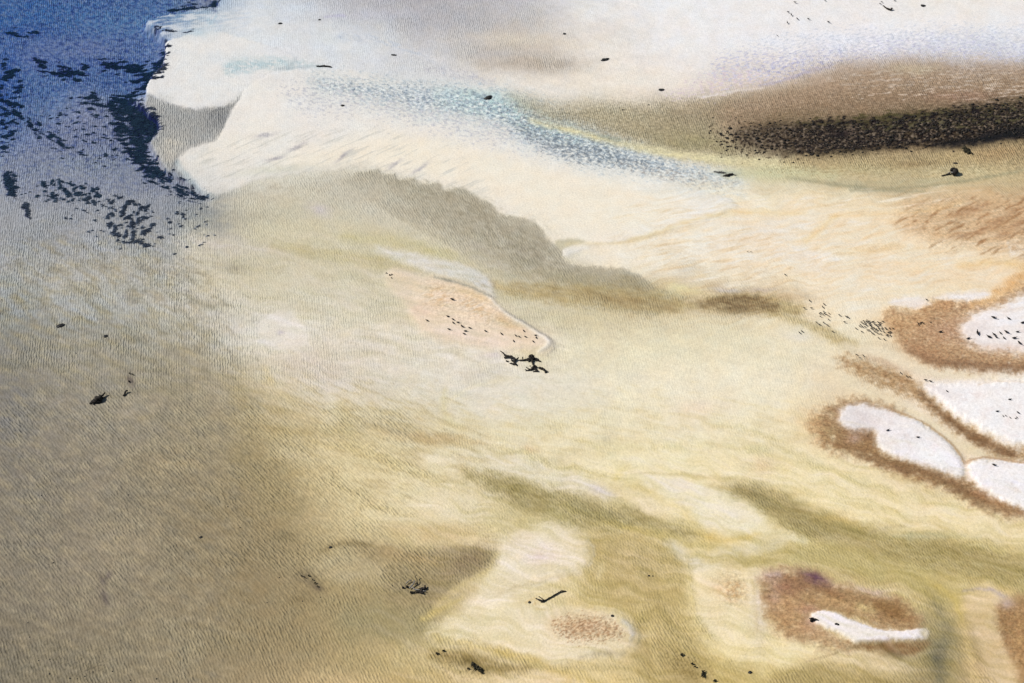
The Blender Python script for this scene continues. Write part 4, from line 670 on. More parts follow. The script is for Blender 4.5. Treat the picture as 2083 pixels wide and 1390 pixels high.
# ------------------------------------------------------------------ helpers
def tag(o, label=None, cat=None, group=None, kind=None):
    for k, v in (('label', label), ('category', cat), ('group', group), ('kind', kind)):
        if v: o[k] = v
    return o
def link(name, me, m, parent=None):
    o = bpy.data.objects.new(name, me); C.collection.objects.link(o)
    if m: me.materials.append(m)
    if parent: o.parent = parent
    return o
def from_bm(name, bm, m, parent=None, smooth=True):
    me = bpy.data.meshes.new(name); bm.normal_update(); bm.to_mesh(me); bm.free()
    if smooth: me.polygons.foreach_set('use_smooth', [True] * len(me.polygons))
    return link(name, me, m, parent)
def grid_mesh(name, xs, ys, Z):
    nx, ny = len(xs), len(ys)
    co = np.empty((ny, nx, 3), np.float32); co[..., 0] = xs[None]; co[..., 1] = ys[:, None]; co[..., 2] = Z
    i = np.arange((nx - 1) * (ny - 1)); r, c = i // (nx - 1), i % (nx - 1); a = r * nx + c
    q = np.stack([a, a + 1, a + nx + 1, a + nx], 1).astype(np.int32).ravel()
    me = bpy.data.meshes.new(name)
    me.vertices.add(nx * ny); me.vertices.foreach_set('co', co.ravel())
    me.loops.add(len(q)); me.loops.foreach_set('vertex_index', q)
    n = len(i); me.polygons.add(n); me.polygons.foreach_set('loop_start', np.arange(0, 4 * n, 4, dtype=np.int32))
    me.polygons.foreach_set('use_smooth', np.ones(n, bool))
    me.update(calc_edges=True)
    return me
def axis(lo, hi, step, far):
    a = list(np.arange(lo, hi + step / 2, step)); d = step
    while a[-1] < far: d *= 1.35; a.append(a[-1] + d)
    d = step
    while a[0] > -far: d *= 1.35; a.insert(0, a[0] - d)
    return np.array(a)

# ------------------------------------------------------------------ the tidal flat: one sheet out to the horizon
STEP = 0.2
xs = axis(-116, 116, STEP, 9000); ys = axis(-72, 106, STEP, 9000)
X, Y = np.meshgrid(xs, np.clip(ys, -150, None))
U, V = to_pixel(X, Y)
U = np.clip(U, -390, 2470).astype(np.float32); V = np.clip(V, -390, 1800).astype(np.float32)
V[:] = V[:, :1]
fl = flat_layout(U, V)
Z = np.where(fl.z > -1, fl.z * np.where(fl.z < 0, .45, 1), fl.z).astype(np.float32)
Z += 0.03 * fbm(X / 9, Y / 9, 2, 201)
rgb = np.clip(fl.rgb, 4, 252) / 255
lin = np.where(rgb <= .04045, rgb / 12.92, ((rgb + .055) / 1.055) ** 2.4)
depth = np.clip(-Z, 0, None)
path = depth * (1 / math.sin(SUN_EL) + 1.41)
T = np.exp(-path[..., None] * np.array((.275, .125, .068)))
LIGHT = np.array((1.085, 1.085, 1.10))            # what a white sheet on the flat returns under this sun and sky
alb = lin / (LIGHT * T); alb = np.clip(alb * np.minimum(1, .86 / alb.max(-1))[..., None], .012, .86)
me = grid_mesh('tidal_flat', xs, ys, Z)
def attr(me, name, arr, al=1.0):
    a = me.attributes.new(name, 'FLOAT_COLOR', 'POINT'); b = np.ones(arr.shape[:2] + (4,), np.float32); b[..., :3] = arr; b[..., 3] = al
    a.data.foreach_set('color', b.ravel())
attr(me, 'sediment', alb)
def gz(v, a, b): return sstep(a, b, v)
wA = gz(V, 700, 860) * (1 - gz(U, 820, 1020)); wA = np.maximum(wA, gz(V, 820, 960) * .6 * (1 - gz(V, 1150, 1260)))
nz = fbm(U / 160, V / 120, 2, 202); wC = np.clip(gz(nz, 0.1, .5) * .35 + gz(V, 1120, 1320) * .75 + ((V > 340) & (V < 600) & (U > 520)) * .6, 0, 1)
wA = wA * (1 - .8 * wC); wB = np.clip(1 - wA - wC, 0, 1)
amp = np.clip(fl.rip, 0, 1) * (1 + .35 * (1 - gz(U, 500, 900)) * gz(V, 520, 700)) * (1 - .3 * gz(U, 600, 1300)) * (1 - .74 * gz(fl.rgb[..., 1], 178, 222))
attr(me, 'bedding', np.stack([wA * amp, wB * amp, wC * amp], -1), fl.grain)
ground = link('tidal_flat', me, M_BED); tag(ground, kind='structure')
def ground_z(x, y):
    i = min(max(int(round((x + 116) / STEP)) + OFFX, 0), len(xs) - 1); j = min(max(int(round((y + 72) / STEP)) + OFFY, 0), len(ys) - 1)
    return float(Z[j, i])
OFFX = int(np.argmin(abs(xs + 116))); OFFY = int(np.argmin(abs(ys + 72)))

wx = axis(-400, 400, 40, 9000)
water = link('sea_water', grid_mesh('sea_water', wx, wx, np.zeros((len(wx), len(wx)))), M_WATER); tag(water, kind='structure')

# ------------------------------------------------------------------ mass cover: sea-grass in the deep corner, mussels of the bed
rng = np.random.default_rng(5)
def scatter(field, n, lo):
    jj, ii = np.where(field[OFFY:OFFY + 890, OFFX:OFFX + 1160] > lo); k = rng.integers(0, len(jj), n)
    return xs[OFFX + ii[k]] + rng.uniform(-.1, .1, n), ys[OFFY + jj[k]] + rng.uniform(-.1, .1, n), Z[OFFY + jj[k], OFFX + ii[k]]
def tri_mesh(name, v, f, m):
    me = bpy.data.meshes.new(name); me.vertices.add(len(v)); me.vertices.foreach_set('co', v.astype(np.float32).ravel())
    me.loops.add(f.size); me.loops.foreach_set('vertex_index', f.astype(np.int32).ravel())
    me.polygons.add(len(f)); me.polygons.foreach_set('loop_start', np.arange(0, f.size, f.shape[1], dtype=np.int32)); me.update(calc_edges=True)
    return link(name, me, m)
n = 16000; gx, gy, gzz = scatter(fl.grass, n, .5)
ang = rng.normal(0, .35, n); ln = rng.uniform(.25, .6, n); wd = rng.uniform(.03, .07, n); hh = rng.uniform(.06, .16, n)
dx, dy = np.cos(ang) * ln, np.sin(ang) * ln; px_, py_ = -np.sin(ang) * wd, np.cos(ang) * wd
v = np.stack([np.stack([gx - px_, gy - py_, gzz], -1), np.stack([gx + px_, gy + py_, gzz], -1), np.stack([gx + dx * .6 + px_, gy + dy * .6 + py_, gzz + hh], -1),
              np.stack([gx + dx * .6 - px_, gy + dy * .6 - py_, gzz + hh], -1), np.stack([gx + dx, gy + dy, gzz + hh * .8], -1)], 1).reshape(-1, 3)
b0 = np.arange(n) * 5
f = np.concatenate([np.stack([b0, b0 + 1, b0 + 2], -1), np.stack([b0, b0 + 2, b0 + 3], -1), np.stack([b0 + 3, b0 + 2, b0 + 4], -1)])
tag(tri_mesh('seagrass', v, f, M_GRASS), 'dark blue patches of seagrass growing along the edge of the deep blue water', 'seagrass', kind='stuff')
n = 2400; mx_, my_, mz_ = scatter(fl.bed, n, .6)
ico = bmesh.new(); bmesh.ops.create_icosphere(ico, subdivisions=1, radius=1.0)
iv = np.array([q.co[:] for q in ico.verts]); fi = np.array([[q.index for q in p.verts] for p in ico.faces]); ico.free()
sc = rng.uniform(.06, .19, n) * np.where(rng.random(n) < .15, 1.5, 1)
jit = 1 + rng.uniform(-.35, .35, (n, len(iv), 1)); v = iv[None] * jit * sc[:, None, None] * np.array((1.25, 1, .6))
v = v + np.stack([mx_, my_, mz_ + sc * .25], -1)[:, None, :]
f = (fi[None] + (np.arange(n) * len(iv))[:, None, None]).reshape(-1, 3)
tag(tri_mesh('mussel_bed', v.reshape(-1, 3), f, M_MUSSEL), 'long dark bed of mussels spread over the brown flat', 'mussel bed', kind='stuff')

# ------------------------------------------------------------------ builders for the single things
def blob_bm(seed, a, b, c, sub=3, rough=.28, sharp=1.6):
    bm = bmesh.new(); bmesh.ops.create_icosphere(bm, subdivisions=sub, radius=1.0); off = Vector((seed * 7.13, seed * 3.7, seed * 1.9))
    for q in bm.verts:
        p = q.co.normalized(); k = 1 + rough * mnoise.fractal(p * sharp + off, 1.0, 2.0, 4) + .16 * mnoise.cell(p * 2.2 + off)
        q.co = Vector((p.x * a * k, p.y * b * k, max(p.z, -.35) * c * k))
    return bm
def rock(name, px, py, lx, ly, rot, label, seed, cat='rock', group=None, hz=.7, m=None, rough=.28):
    """rock of lx by ly image pixels whose long side is turned by rot on the ground"""
    s = unit(px, py); o = from_bm(name, blob_bm(seed, lx * s / 2, ly * s / 2 * 1.25, ly * s / 2 * hz, 3, rough), m or M_ROCK)
    p = at(px, py); o.location = (p.x, p.y, ground_z(p.x, p.y)); o.rotation_euler.z = math.radians(rot)
    return tag(o, label, cat, group)
def tube(bm, pts, rads, n=8, wob=.16, seed=0):
    rn = random.Random(seed); P = [Vector(p) for p in pts]; Q = []; R = []
    for i in range(len(P) - 1):
        for k in range(4):
            t = k / 4; Q.append(P[i].lerp(P[i + 1], t)); R.append(rads[i] + (rads[i + 1] - rads[i]) * t)
    Q.append(P[-1]); R.append(rads[-1]); rings = []
    for i, q in enumerate(Q):
        d = (Q[min(i + 1, len(Q) - 1)] - Q[max(i - 1, 0)]).normalized(); u = d.cross(Vector((0, 0, 1)))
        if u.length < .05: u = d.cross(Vector((0, 1, 0)))
        u.normalize(); v_ = u.cross(d).normalized(); off = Vector((rn.uniform(-1, 1), rn.uniform(-1, 1), rn.uniform(-1, 1))) * R[i] * .3
        rings.append([bm.verts.new(q + off + (u * math.cos(a) + v_ * math.sin(a)) * R[i] * (1 + rn.uniform(-wob, wob))) for a in (2 * math.pi * j / n for j in range(n))])
    for a, b in zip(rings[:-1], rings[1:]):
        for j in range(n): bm.faces.new((a[j], a[(j + 1) % n], b[(j + 1) % n], b[j]))
    bm.faces.new(rings[0][::-1]); bm.faces.new(rings[-1])
class Wood:
    """a piece of driftwood: image positions read in an enlarged crop (ox, oy, scale)"""
    def __init__(s, name, ox, oy, sc, label, cat='driftwood', group=None, fat=1.3):
        s.fat = fat; s.f = (ox, oy, sc); s.e = bpy.data.objects.new(name, None); C.collection.objects.link(s.e); tag(s.e, label, cat, group); s.first = True; s.seed = int(ox + oy)
    def part(s, name, limbs, m=None):
        bm = bmesh.new(); ox, oy, sc = s.f
        for limb in limbs:
            pts, rad = [], []
            for x, y, w, h in limb:
                px, py = ox + x / sc, oy + y / sc; u = unit(px, py); r = max(w / sc * u / 2 * s.fat, .04)
                p = at(px, py, h); 
                if s.first: s.e.location = (p.x, p.y, 0); s.first = False
                g = max(ground_z(p.x, p.y), -.12)
                p.z = g + h + r * .5; pts.append(p - s.e.location); rad.append(r)
            s.seed += 1; tube(bm, pts, rad, 8, .18, s.seed)
        o = from_bm(name, bm, m or M_WOOD, s.e); return o

# --- driftwood
W = Wood('driftwood_snag', 1000, 700, 16.02, 'black tangled snag of branches at the left end of the driftwood below the peach sandbar')
W.part('trunk', [[(430, 365, 50, .2), (520, 395, 60, .25), (650, 410, 55, .25), (740, 460, 50, .2), (770, 530, 48, .15), (735, 580, 40, .1)], [(410, 440, 45, .05), (470, 420, 40, .15), (520, 395, 40, .2)]])
W.part('branch', [[(270, 205, 14, .5), (370, 280, 34, .4), (430, 365, 45, .2)]]); W.part('branch', [[(590, 610, 26, 0), (690, 640, 46, .05), (780, 645, 50, .1), (835, 708, 18, 0)]])
W.part('branch', [[(470, 545, 46, 0), (545, 565, 30, 0)], [(640, 450, 30, .2), (660, 540, 34, .1), (740, 585, 40, .05), (790, 660, 36, .05)]]); W.part('branch', [[(760, 530, 40, .1), (850, 470, 44, .2), (880, 420, 20, .4)], [(620, 370, 20, .4), (700, 420, 34, .3)]])
W = Wood('driftwood_log', 1000, 700, 16.02, 'black log with an upturned root plate, topmost of the driftwood below the peach sandbar')
W.part('trunk', [[(900, 522, 34, .05), (1060, 518, 44, .05), (1200, 492, 60, .1), (1300, 455, 85, .2)]])
W.part('root_plate', [[(1240, 480, 60, .1), (1260, 400, 90, .35), (1300, 420, 110, .3), (1400, 410, 60, .4)], [(1300, 470, 100, .15), (1380, 470, 90, .2)], [(1350, 440, 80, .3), (1360, 370, 40, .6)]])
W.part('root', [[(1390, 470, 60, .2), (1500, 512, 46, .15), (1620, 562, 16, .05)]]); W.part('root', [[(1330, 490, 55, .15), (1330, 600, 46, .1), (1345, 655, 30, .05)]])
W.part('root', [[(1240, 500, 50, .1), (1215, 575, 34, 0)]]); W.part('branch', [[(1012, 480, 26, .1), (1012, 415, 26, .5)]])
W = Wood('driftwood_snag', 1000, 700, 16.02, 'low forked black branch lying in front of the log with the upturned root plate')
W.part('trunk', [[(1480, 745, 40, .1), (1385, 695, 60, .2), (1350, 770, 70, .15), (1290, 825, 46, .05), (1200, 852, 36, 0), (1105, 862, 16, 0)]])
W.part('branch', [[(1400, 780, 50, .15), (1445, 830, 46, .1), (1515, 878, 46, .05), (1345, 892, 22, 0)]]); W.part('branch', [[(1120, 735, 18, .3), (1200, 800, 26, .15), (1290, 825, 34, .05)]]); W.part('branch', [[(1240, 700, 24, .2), (1290, 710, 22, .2)]]); W.part('branch', [[(1080, 815, 14, .05), (1180, 850, 24, 0)]])
W = Wood('driftwood_log', 1000, 700, 16.02, 'short black log at the right end of the driftwood below the peach sandbar')
W.part('trunk', [[(1545, 765, 60, .05), (1640, 795, 66, .1), (1710, 840, 56, .05), (1755, 875, 30, .05)]]); W.part('broken_end', [[(1735, 925, 42, 0), (1825, 875, 34, .1)]])

W = Wood('driftwood_snag', 800, 1160, 23.15, 'half sunken snag with grey branches in the dark brown pool at the lower centre')
W.part('trunk', [[(770, 1030, 90, .05), (1000, 1012, 50, .05), (1200, 1015, 70, .05), (1410, 1080, 80, .02)], [(1180, 860, 30, .05), (1350, 850, 90, .08), (1480, 850, 90, .08), (1600, 845, 30, .02)], [(1350, 870, 90, .05), (1330, 1000, 70, .05)]])
W.part('branch', [[(1490, 680, 40, .25), (1500, 790, 80, .1)]]); W.part('branch', [[(400, 800, 70, .0), (520, 800, 60, 0)]]); W.part('branch', [[(580, 770, 90, .02), (710, 755, 70, .02)]])
W.part('branch', [[(1105, 190, 16, .5), (1030, 275, 26, .4), (1110, 420, 22, .3), (1130, 555, 34, .2), (1035, 650, 50, .1)]])
W.part('bleached_branch', [[(760, 830, 46, .1), (880, 700, 50, .2), (960, 610, 44, .25), (1000, 470, 30, .3)], [(860, 760, 40, .2), (1000, 880, 50, .1), (1260, 930, 40, .1)]], M_GREYWOOD)
W.part('bleached_branch', [[(600, 600, 40, .1), (720, 480, 34, .2), (860, 440, 26, .2)]], M_GREYWOOD); W.part('bleached_branch', [[(1400, 960, 40, .1), (1560, 980, 30, .05)]], M_GREYWOOD)

W = Wood('driftwood_log', 1050, 1170, 7.44, 'long thin black log with a root knot, lying beside the brown speckled spit', fat=.95)
W.part('trunk', [[(390, 398, 34, .05), (450, 372, 24, .05), (545, 318, 22, .06), (650, 256, 20, .08), (750, 234, 16, .05)]])
W.part('root', [[(295, 345, 14, .1), (345, 370, 26, .1), (395, 400, 40, .05)], [(372, 392, 40, .02), (420, 398, 30, .02)]]); W.part('root', [[(342, 318, 14, .3), (385, 345, 14, .3), (425, 385, 16, .15)]]); W.part('branch', [[(650, 256, 12, .1), (690, 222, 12, .25), (720, 232, 10, .15)]])

W = Wood('driftwood_stump', 160, 740, 13.9, 'large jagged black stump with a spur in the brown shallows at the left', fat=.85)
W.part('trunk', [[(300, 1125, 30, 0), (380, 1090, 110, .05), (480, 1050, 180, .1), (570, 990, 210, .15), (640, 930, 130, .15)], [(480, 1090, 110, .02), (600, 1070, 100, .02), (665, 1070, 40, .02)]])
W.part('spur', [[(630, 940, 90, .2), (690, 870, 60, .3), (750, 805, 40, .4)]]); W.part('root', [[(620, 980, 90, .1), (690, 955, 60, .1), (735, 945, 36, .05)]]); W.part('root', [[(480, 940, 60, .3), (520, 905, 40, .45)]]); W.part('root', [[(400, 1130, 60, 0), (450, 1160, 26, 0)]])
W.part('bleached_knot', [[(585, 890, 50, .35), (625, 870, 46, .4)]], M_GREYWOOD); W.part('bleached_knot', [[(415, 1000, 26, .3), (435, 975, 26, .35)]], M_GREYWOOD)
W = Wood('driftwood_stump', 1890, 280, 15.44, 'round black stump with a long thin branch, below the mussel bed', fat=.9)
W.part('trunk', [[(700, 1000, 80, .1), (750, 1060, 200, .2), (800, 1110, 220, .2), (800, 1170, 120, .05)], [(690, 1110, 110, .1), (840, 1010, 80, .2)]]); W.part('branch', [[(395, 1192, 46, 0), (520, 1160, 36, .05), (650, 1120, 70, .1)]]); W.part('bleached_knot', [[(690, 1085, 46, .65), (750, 1085, 46, .65)]], M_GREYWOOD); W.part('bleached_knot', [[(600, 1110, 40, .2), (650, 1080, 40, .3)]], M_GREYWOOD)
W = Wood('driftwood_log', 1440, 320, 20.83, 'short black log with a thin twig at the end of the speckled blue runnel')
W.part('trunk', [[(640, 790, 30, 0), (740, 765, 70, .05), (830, 775, 80, .05), (950, 725, 75, .08), (1075, 698, 50, .1)]]); W.part('twig', [[(1070, 700, 26, .1), (1130, 735, 22, .1), (1215, 735, 14, .05)]])
W = Wood('driftwood_log', 1440, 320, 20.83, 'grey waterlogged log just left of the short black log with a thin twig')
W.part('trunk', [[(255, 598, 50, 0), (450, 632, 70, .0), (640, 650, 60, .0), (780, 655, 30, 0)]], M_GREYWOOD if False else dark_material('waterlogged_grey_wood', (.08, .08, .07), (.16, .16, .145), .8, 6)); W.part('branch', [[(580, 560, 24, .3), (600, 640, 30, .05)]], bpy.data.materials['waterlogged_grey_wood'])
W = Wood('driftwood_log', 620, 100, 20.83, 'thin straight black log at the tip of the turquoise runnel')
W.part('trunk', [[(495, 716, 40, .03), (650, 715, 46, .03), (800, 708, 60, .05), (950, 718, 46, .03), (1080, 742, 50, .03), (1150, 758, 20, 0)]]); W.part('branch', [[(780, 700, 40, .1), (815, 675, 36, .25)]])
W = Wood('driftwood_branch', 1780, 0, 17.36, 'hooked black branch on the white sand near the far edge')
W.part('trunk', [[(290, 190, 26, .05), (390, 275, 36, .05), (480, 322, 60, .08), (570, 352, 46, .05)]]); W.part('hook', [[(560, 350, 40, .05), (602, 280, 56, .3)]])
W = Wood('driftwood_stump', 1620, 1240, 17.36, 'small black stump with a short branch at the blunt end of the white streak')
W.part('trunk', [[(520, 430, 50, 0), (530, 380, 110, .05), (560, 350, 100, .1), (550, 310, 30, .3)]]); W.part('branch', [[(580, 372, 70, .1), (670, 372, 46, .1), (765, 408, 24, .05)]])
W = Wood('driftwood_branch', 160, 740, 13.9, 'small crooked branch stub standing right of the large jagged stump')
W.part('trunk', [[(1260, 905, 40, 0), (1300, 850, 36, .1), (1320, 780, 40, .2), (1390, 740, 30, .3)]]); W.part('twig', [[(1320, 780, 24, .2), (1360, 760, 20, .35)]])

# --- rocks
rock('boulder', 993, 199, 18, 9, 22, 'smooth black boulder at the head of the turquoise speckled runnel', 1)
rock('boulder', 1231, 120.5, 18, 7, 18, 'long black boulder with a grey scour tail on the pale flat', 2)
rock('boulder', 1345.5, 182, 13, 6, 6, 'flat black boulder just above the olive reach', 3)
rock('boulder', 123, 661.5, 18, 8, 20, 'pointed black boulder in the grey shallows at the left', 4)
rock('boulder', 215, 683, 9, 6, 24, 'small black boulder right of the pointed one in the grey shallows', 5)
rock('boulder', 1878, 11, 11, 6, 8, 'black boulder right of the hooked branch at the far edge', 6)
rock('boulder', 570, 47, 9, 4.5, 10, 'small black boulder alone on the pale flat beside the deep water', 7)
rock('boulder', 650, 39.5, 6, 3.5, 10, 'tiny dark boulder at the end of a thin lilac streak', 8)
rock('boulder', 697, 215, 7, 5, -10, 'small dark boulder left of the speckled runnel on the lower bank', 9)
rock('boulder', 801, 111, 12, 4, -4, 'low dark boulder on the upper bluish runnel', 10)
rock('boulder', 1148.5, 68, 7, 4.5, 0, 'small dark boulder on the pale flat above the grey scour tail', 11)
rock('boulder', 1944, 331, 10, 4, 0, 'flat black slab between the mussel bed and the round stump', 12)
rock('boulder', 1702, 1271.5, 9, 4.5, -22, 'small black boulder on the white streak', 13)
rock('boulder', 1246, 1253, 7, 5, -20, 'small black boulder on the rim of the brown speckled spit', 14)
rock('boulder', 1077, 1225, 6, 5, 0, 'small dark pebbly boulder left of the long thin log', 15)
rock('boulder', 1526, 1367, 8, 6, -10, 'lone black boulder on the yellow sand at the bottom edge', 16)
rock('boulder', 672, 1112.5, 8, 4.5, 20, 'small black boulder on the dark arc above the pale patch', 17)
rock('boulder', 408, 1092, 7, 4.5, 25, 'small dark boulder in the brown shallows at the lower left', 18)
rock('boulder', 1320, 1169.5, 4.5, 3.5, 0, 'pair of tiny dark boulders in the olive channel, the larger one', 19); rock('boulder', 1328, 1170, 3.2, 2.6, 0, 'pair of tiny dark boulders in the olive channel, the smaller one', 20)
rock('boulder', 1267, 222, 4, 2.6, 0, 'tiny dark boulder above the olive reach', 21)
rock('boulder', 1320, 212, 4, 2.6, 0, 'tiny dark boulder right of the other one above the olive reach', 22)
G_P = 'small black stones at the lower left corner'
for i, (x, y, r) in enumerate(((100, 1370, 5), (142, 1379, 4.5), (101, 1340, 3.6), (172, 1375, 3.8), (228, 1365, 4), (265, 1383, 4), (318, 1380, 4.5), (78, 1343, 3.4), (189, 1366, 3.6), (60, 1295, 3.4), (157, 1380, 3.4))):
    rock('stone', x, y, r * .75, r * .6, i * 40, 'small black stone in the weedy shallows at the lower left corner', 30 + i, 'stone', G_P)
G_Q = 'scattered dark stones in the brown shallows on the left'
for i, (x, y, r) in enumerate(((22, 730, 3.4), (128, 756, 3.2), (3, 609, 4), (155, 718, 3), (108, 1144, 5), (84, 1007, 4), (261, 1006, 4.4), (463, 1030, 4), (486, 970, 3.4), (488, 1072, 3.6), (12, 1128, 3.6), (56, 1266, 4), (79, 1126, 3.2), (568, 1174, 4), (652, 1214, 4), (615, 1222, 4), (543, 1225, 3.6))):
    rock('stone', x, y, r * .7, r * .5, i * 53, 'small dark stone in the brown rippled shallows on the left', 50 + i, 'stone', G_Q, rough=.4)
# --- weed heaps
def weed(px, py, lobes, label, seed, group=None):
    e = bpy.data.objects.new('seaweed_heap', None); C.collection.objects.link(e); tag(e, label, 'seaweed', group); e.location = at(px, py)
    bm = bmesh.new(); rn = random.Random(seed)
    for x, y, r in lobes:
        u = unit(x, y); p = at(x, y); z = max(ground_z(p.x, p.y), -.06)
        for k in range(9):
            a = rn.uniform(0, 6.28); l = r * u * rn.uniform(.5, 1.1); q = Vector((p.x, p.y, z)) - e.location
            tube(bm, [q + Vector((rn.uniform(-.3, .3) * r * u, rn.uniform(-.3, .3) * r * u, .03)), q + Vector((math.cos(a) * l * .5, math.sin(a) * l * .5, .12 + .1 * rn.random())), q + Vector((math.cos(a) * l, math.sin(a) * l, .02))],
                 [r * u * .16, r * u * .18, r * u * .05], 6, .3, seed + k)
    from_bm('fronds', bm, M_WEED, e); x, y, r = max(lobes, key=lambda t: t[2]); u = unit(x, y); p = at(x, y)
    b = from_bm('holdfast', blob_bm(seed, r * u * .5, r * u * .5, r * u * .3, 2, .4), M_WEED, e); b.location = Vector((p.x, p.y, max(ground_z(p.x, p.y), -.05))) - e.location
weed(968, 1358, [(960, 1351, 7), (967, 1358, 8), (976, 1361, 8), (979, 1367, 6), (952, 1360, 3.5)], 'black heap of seaweed in the olive pool at the bottom', 3)
weed(890, 1330, [(889.5, 1330, 4.5)], 'small dark seaweed clump, left of two above the black heap', 4); weed(902, 1323, [(902, 1323.5, 4)], 'small dark seaweed clump, right of two above the black heap', 5)
weed(1430, 1372, [(1430, 1372, 8), (1431, 1367, 5)], 'upright black seaweed clump at the bottom edge of the olive channel', 6)
weed(1387, 1332, [(1387, 1332, 5.5)], 'dark seaweed clump in the olive channel, up and left of the upright one', 7); weed(1454, 1385, [(1454, 1385, 4.5)], 'dark seaweed clump below and right of the upright one', 8); weed(1412, 1352, [(1408, 1350, 3.5), (1414, 1356, 3.5)], 'thin dark seaweed strand between the two clumps of the olive channel', 9)
weed(1968, 305, [(1962, 301, 8), (1968, 306, 10), (1973, 311, 8), (1964, 309, 5)], 'black weed clump hanging from the lower edge of the mussel bed', 10)
weed(264, 777, [(264, 760, 2.6), (270, 762, 2.6), (262, 776, 3)], 'faint dark weed strands above the small crooked stub', 11)
weed(622, 1170, [(614, 1172, 2.6), (620, 1175, 2), (628, 1171, 3), (641, 1186, 3), (646, 1193, 2.6), (636, 1180, 2)], 'sunken dark weed beside the pale patch at the lower left', 12)
weed(795, 560, [(786, 556, 1.8), (793, 560, 2.4), (797, 559, 2), (796, 566, 1.8)], 'sparse dark weed in the shallows left of the peach sandbar', 13)

# --- birds: one body mesh, copied
def bird_mesh():
    bm = bmesh.new()
    prof = [(-.50, .16, .012, .020), (-.40, .17, .045, .022), (-.28, .18, .085, .055), (-.12, .19, .115, .095), (.04, .195, .120, .105), (.17, .21, .095, .085), (.25, .25, .055, .055), (.29, .31, .040, .042), (.32, .36, .046, .046), (.37, .37, .044, .042), (.41, .365, .026, .024), (.46, .355, .010, .010), (.52, .345, .004, .004)]
    rings = []
    for x, z, ry, rz in prof: rings.append([bm.verts.new((x, ry * math.cos(a), z + rz * math.sin(a))) for a in (2 * math.pi * k / 10 for k in range(10))])
    for a, b in zip(rings[:-1], rings[1:]):
        for k in range(10): bm.faces.new((a[k], a[(k + 1) % 10], b[(k + 1) % 10], b[k]))
    bm.faces.new(rings[0][::-1]); bm.faces.new(rings[-1])
    for sgn in (-1, 1):
        tube(bm, [(.0, .05 * sgn, .12), (.02, .05 * sgn, .05), (.01, .05 * sgn, 0)], [.018, .012, .012], 5, .05); tube(bm, [(.01, .05 * sgn, .004), (.08, .06 * sgn, .004)], [.012, .01], 4, .05)
    me = bpy.data.meshes.new('bird'); bm.normal_update(); bm.to_mesh(me); bm.free(); me.materials.append(M_BIRD)
    me.polygons.foreach_set('use_smooth', [True] * len(me.polygons)); return me
BIRD = bird_mesh(); brn = random.Random(9)
proto = bpy.data.objects.new('bird', BIRD); used = [False]
def bird(px, py, size, label, group=None, head=None):
    if used[0]: o = proto.copy()
    else: o = proto; used[0] = True
    C.collection.objects.link(o); p = at(px, py); o.location = (p.x, p.y, max(ground_z(p.x, p.y), -.02))
    o.scale = [size * 1.3 * unit(px, py), size * 1.9 * unit(px, py), size * 1.5 * unit(px, py)]; o.rotation_euler = (0, 0, math.radians(head if head is not None else brn.gauss(-40, 22) + (180 if brn.random() < .35 else 0)))
    for k in ('label', 'category', 'group'):
        if k in o: del o[k]
    return tag(o, label, 'bird', group)
def flock(pts, ox, oy, sc, size, label, group):
    for q in pts: bird(ox + q[0] / sc, oy + q[1] / sc, q[2] if len(q) > 2 else size, label, group)
flock([(375, 260), (290, 380), (405, 380), (610, 318), (588, 362), (860, 495), (970, 520), (1000, 530), (485, 610, 4.4), (535, 650), (605, 620), (665, 660), (945, 608), (750, 762), (685, 568, 4.6), (250, 760), (210, 782)], 1600, 580, 8.01, 5.4, 'small dark bird standing scattered on the pale shallows left of the dense flock', 'birds scattered left of the dense flock')
flock([(548, 460), (540, 475), (605, 435), (625, 465), (612, 470), (597, 490), (655, 490), (690, 465), (690, 510), (550, 515), (560, 455)], 1600, 580, 8.01, 4.2, 'tiny dark bird in the tight knot within the scattered flock on the pale shallows', 'birds of the tight knot')
D = [(1130, 712), (1225, 765), (1500, 870), (1590, 890), (1220, 610), (1240, 630), (1255, 590), (1275, 615), (1300, 600), (1310, 580), (1330, 600), (1350, 595), (1345, 640), (1365, 635), (1285, 640), (1295, 660), (1190, 675), (1205, 655), (1235, 685), (1275, 685), (1380, 675), (1400, 610), (1415, 600), (1440, 650), (1465, 655), (1490, 610), (1510, 625), (1530, 620), (1525, 655), (1390, 705), (1380, 720), (1420, 700), (1440, 720), (1455, 740), (1430, 760), (1490, 690), (1500, 715), (1470, 730), (1520, 740), (1560, 705), (1555, 725), (1610, 705), (1625, 725), (1680, 715), (1735, 715), (1345, 740), (1320, 740), (1390, 785), (1410, 800), (1480, 790), (1535, 805), (1585, 770), (1635, 830), (1645, 815), (1690, 825), (1680, 775), (1660, 780), (1700, 770), (1570, 600), (1360, 665), (1500, 655)]
flock(D, 1600, 580, 8.01, 4.9, 'small dark bird in the dense flock between the pale shallows and the tan mat', 'birds of the dense flock')
flock([(525, 610), (588, 645), (590, 685), (648, 680), (700, 730), (785, 745), (735, 780), (718, 812), (970, 782), (1158, 815), (690, 722)], 820, 540, 5.786, 6.6, 'dark bird standing in the loose line across the peach sandbar', 'birds in a line on the peach sandbar')
flock([(1325, 835), (1365, 848), (1300, 900), (1440, 850), (1420, 780), (1560, 830), (1565, 860), (1530, 905)], 820, 540, 5.786, 5.8, 'dark bird near the narrow tip of the peach sandbar above the driftwood', 'birds at the tip of the peach sandbar')
bird(820 + 283 / 5.786, 540 + 655 / 5.786, 6.5, 'lone dark bird at the left end of the peach sandbar'); bird(820 + 540 / 5.786, 540 + 758 / 5.786, 6.8, 'dark bird on the lower rim of the peach sandbar, below the line of birds'); bird(820 + 578 / 5.786, 540 + 410 / 5.786, 8.5, 'large dark bird on the ochre patch of the peach sandbar', None, -30)
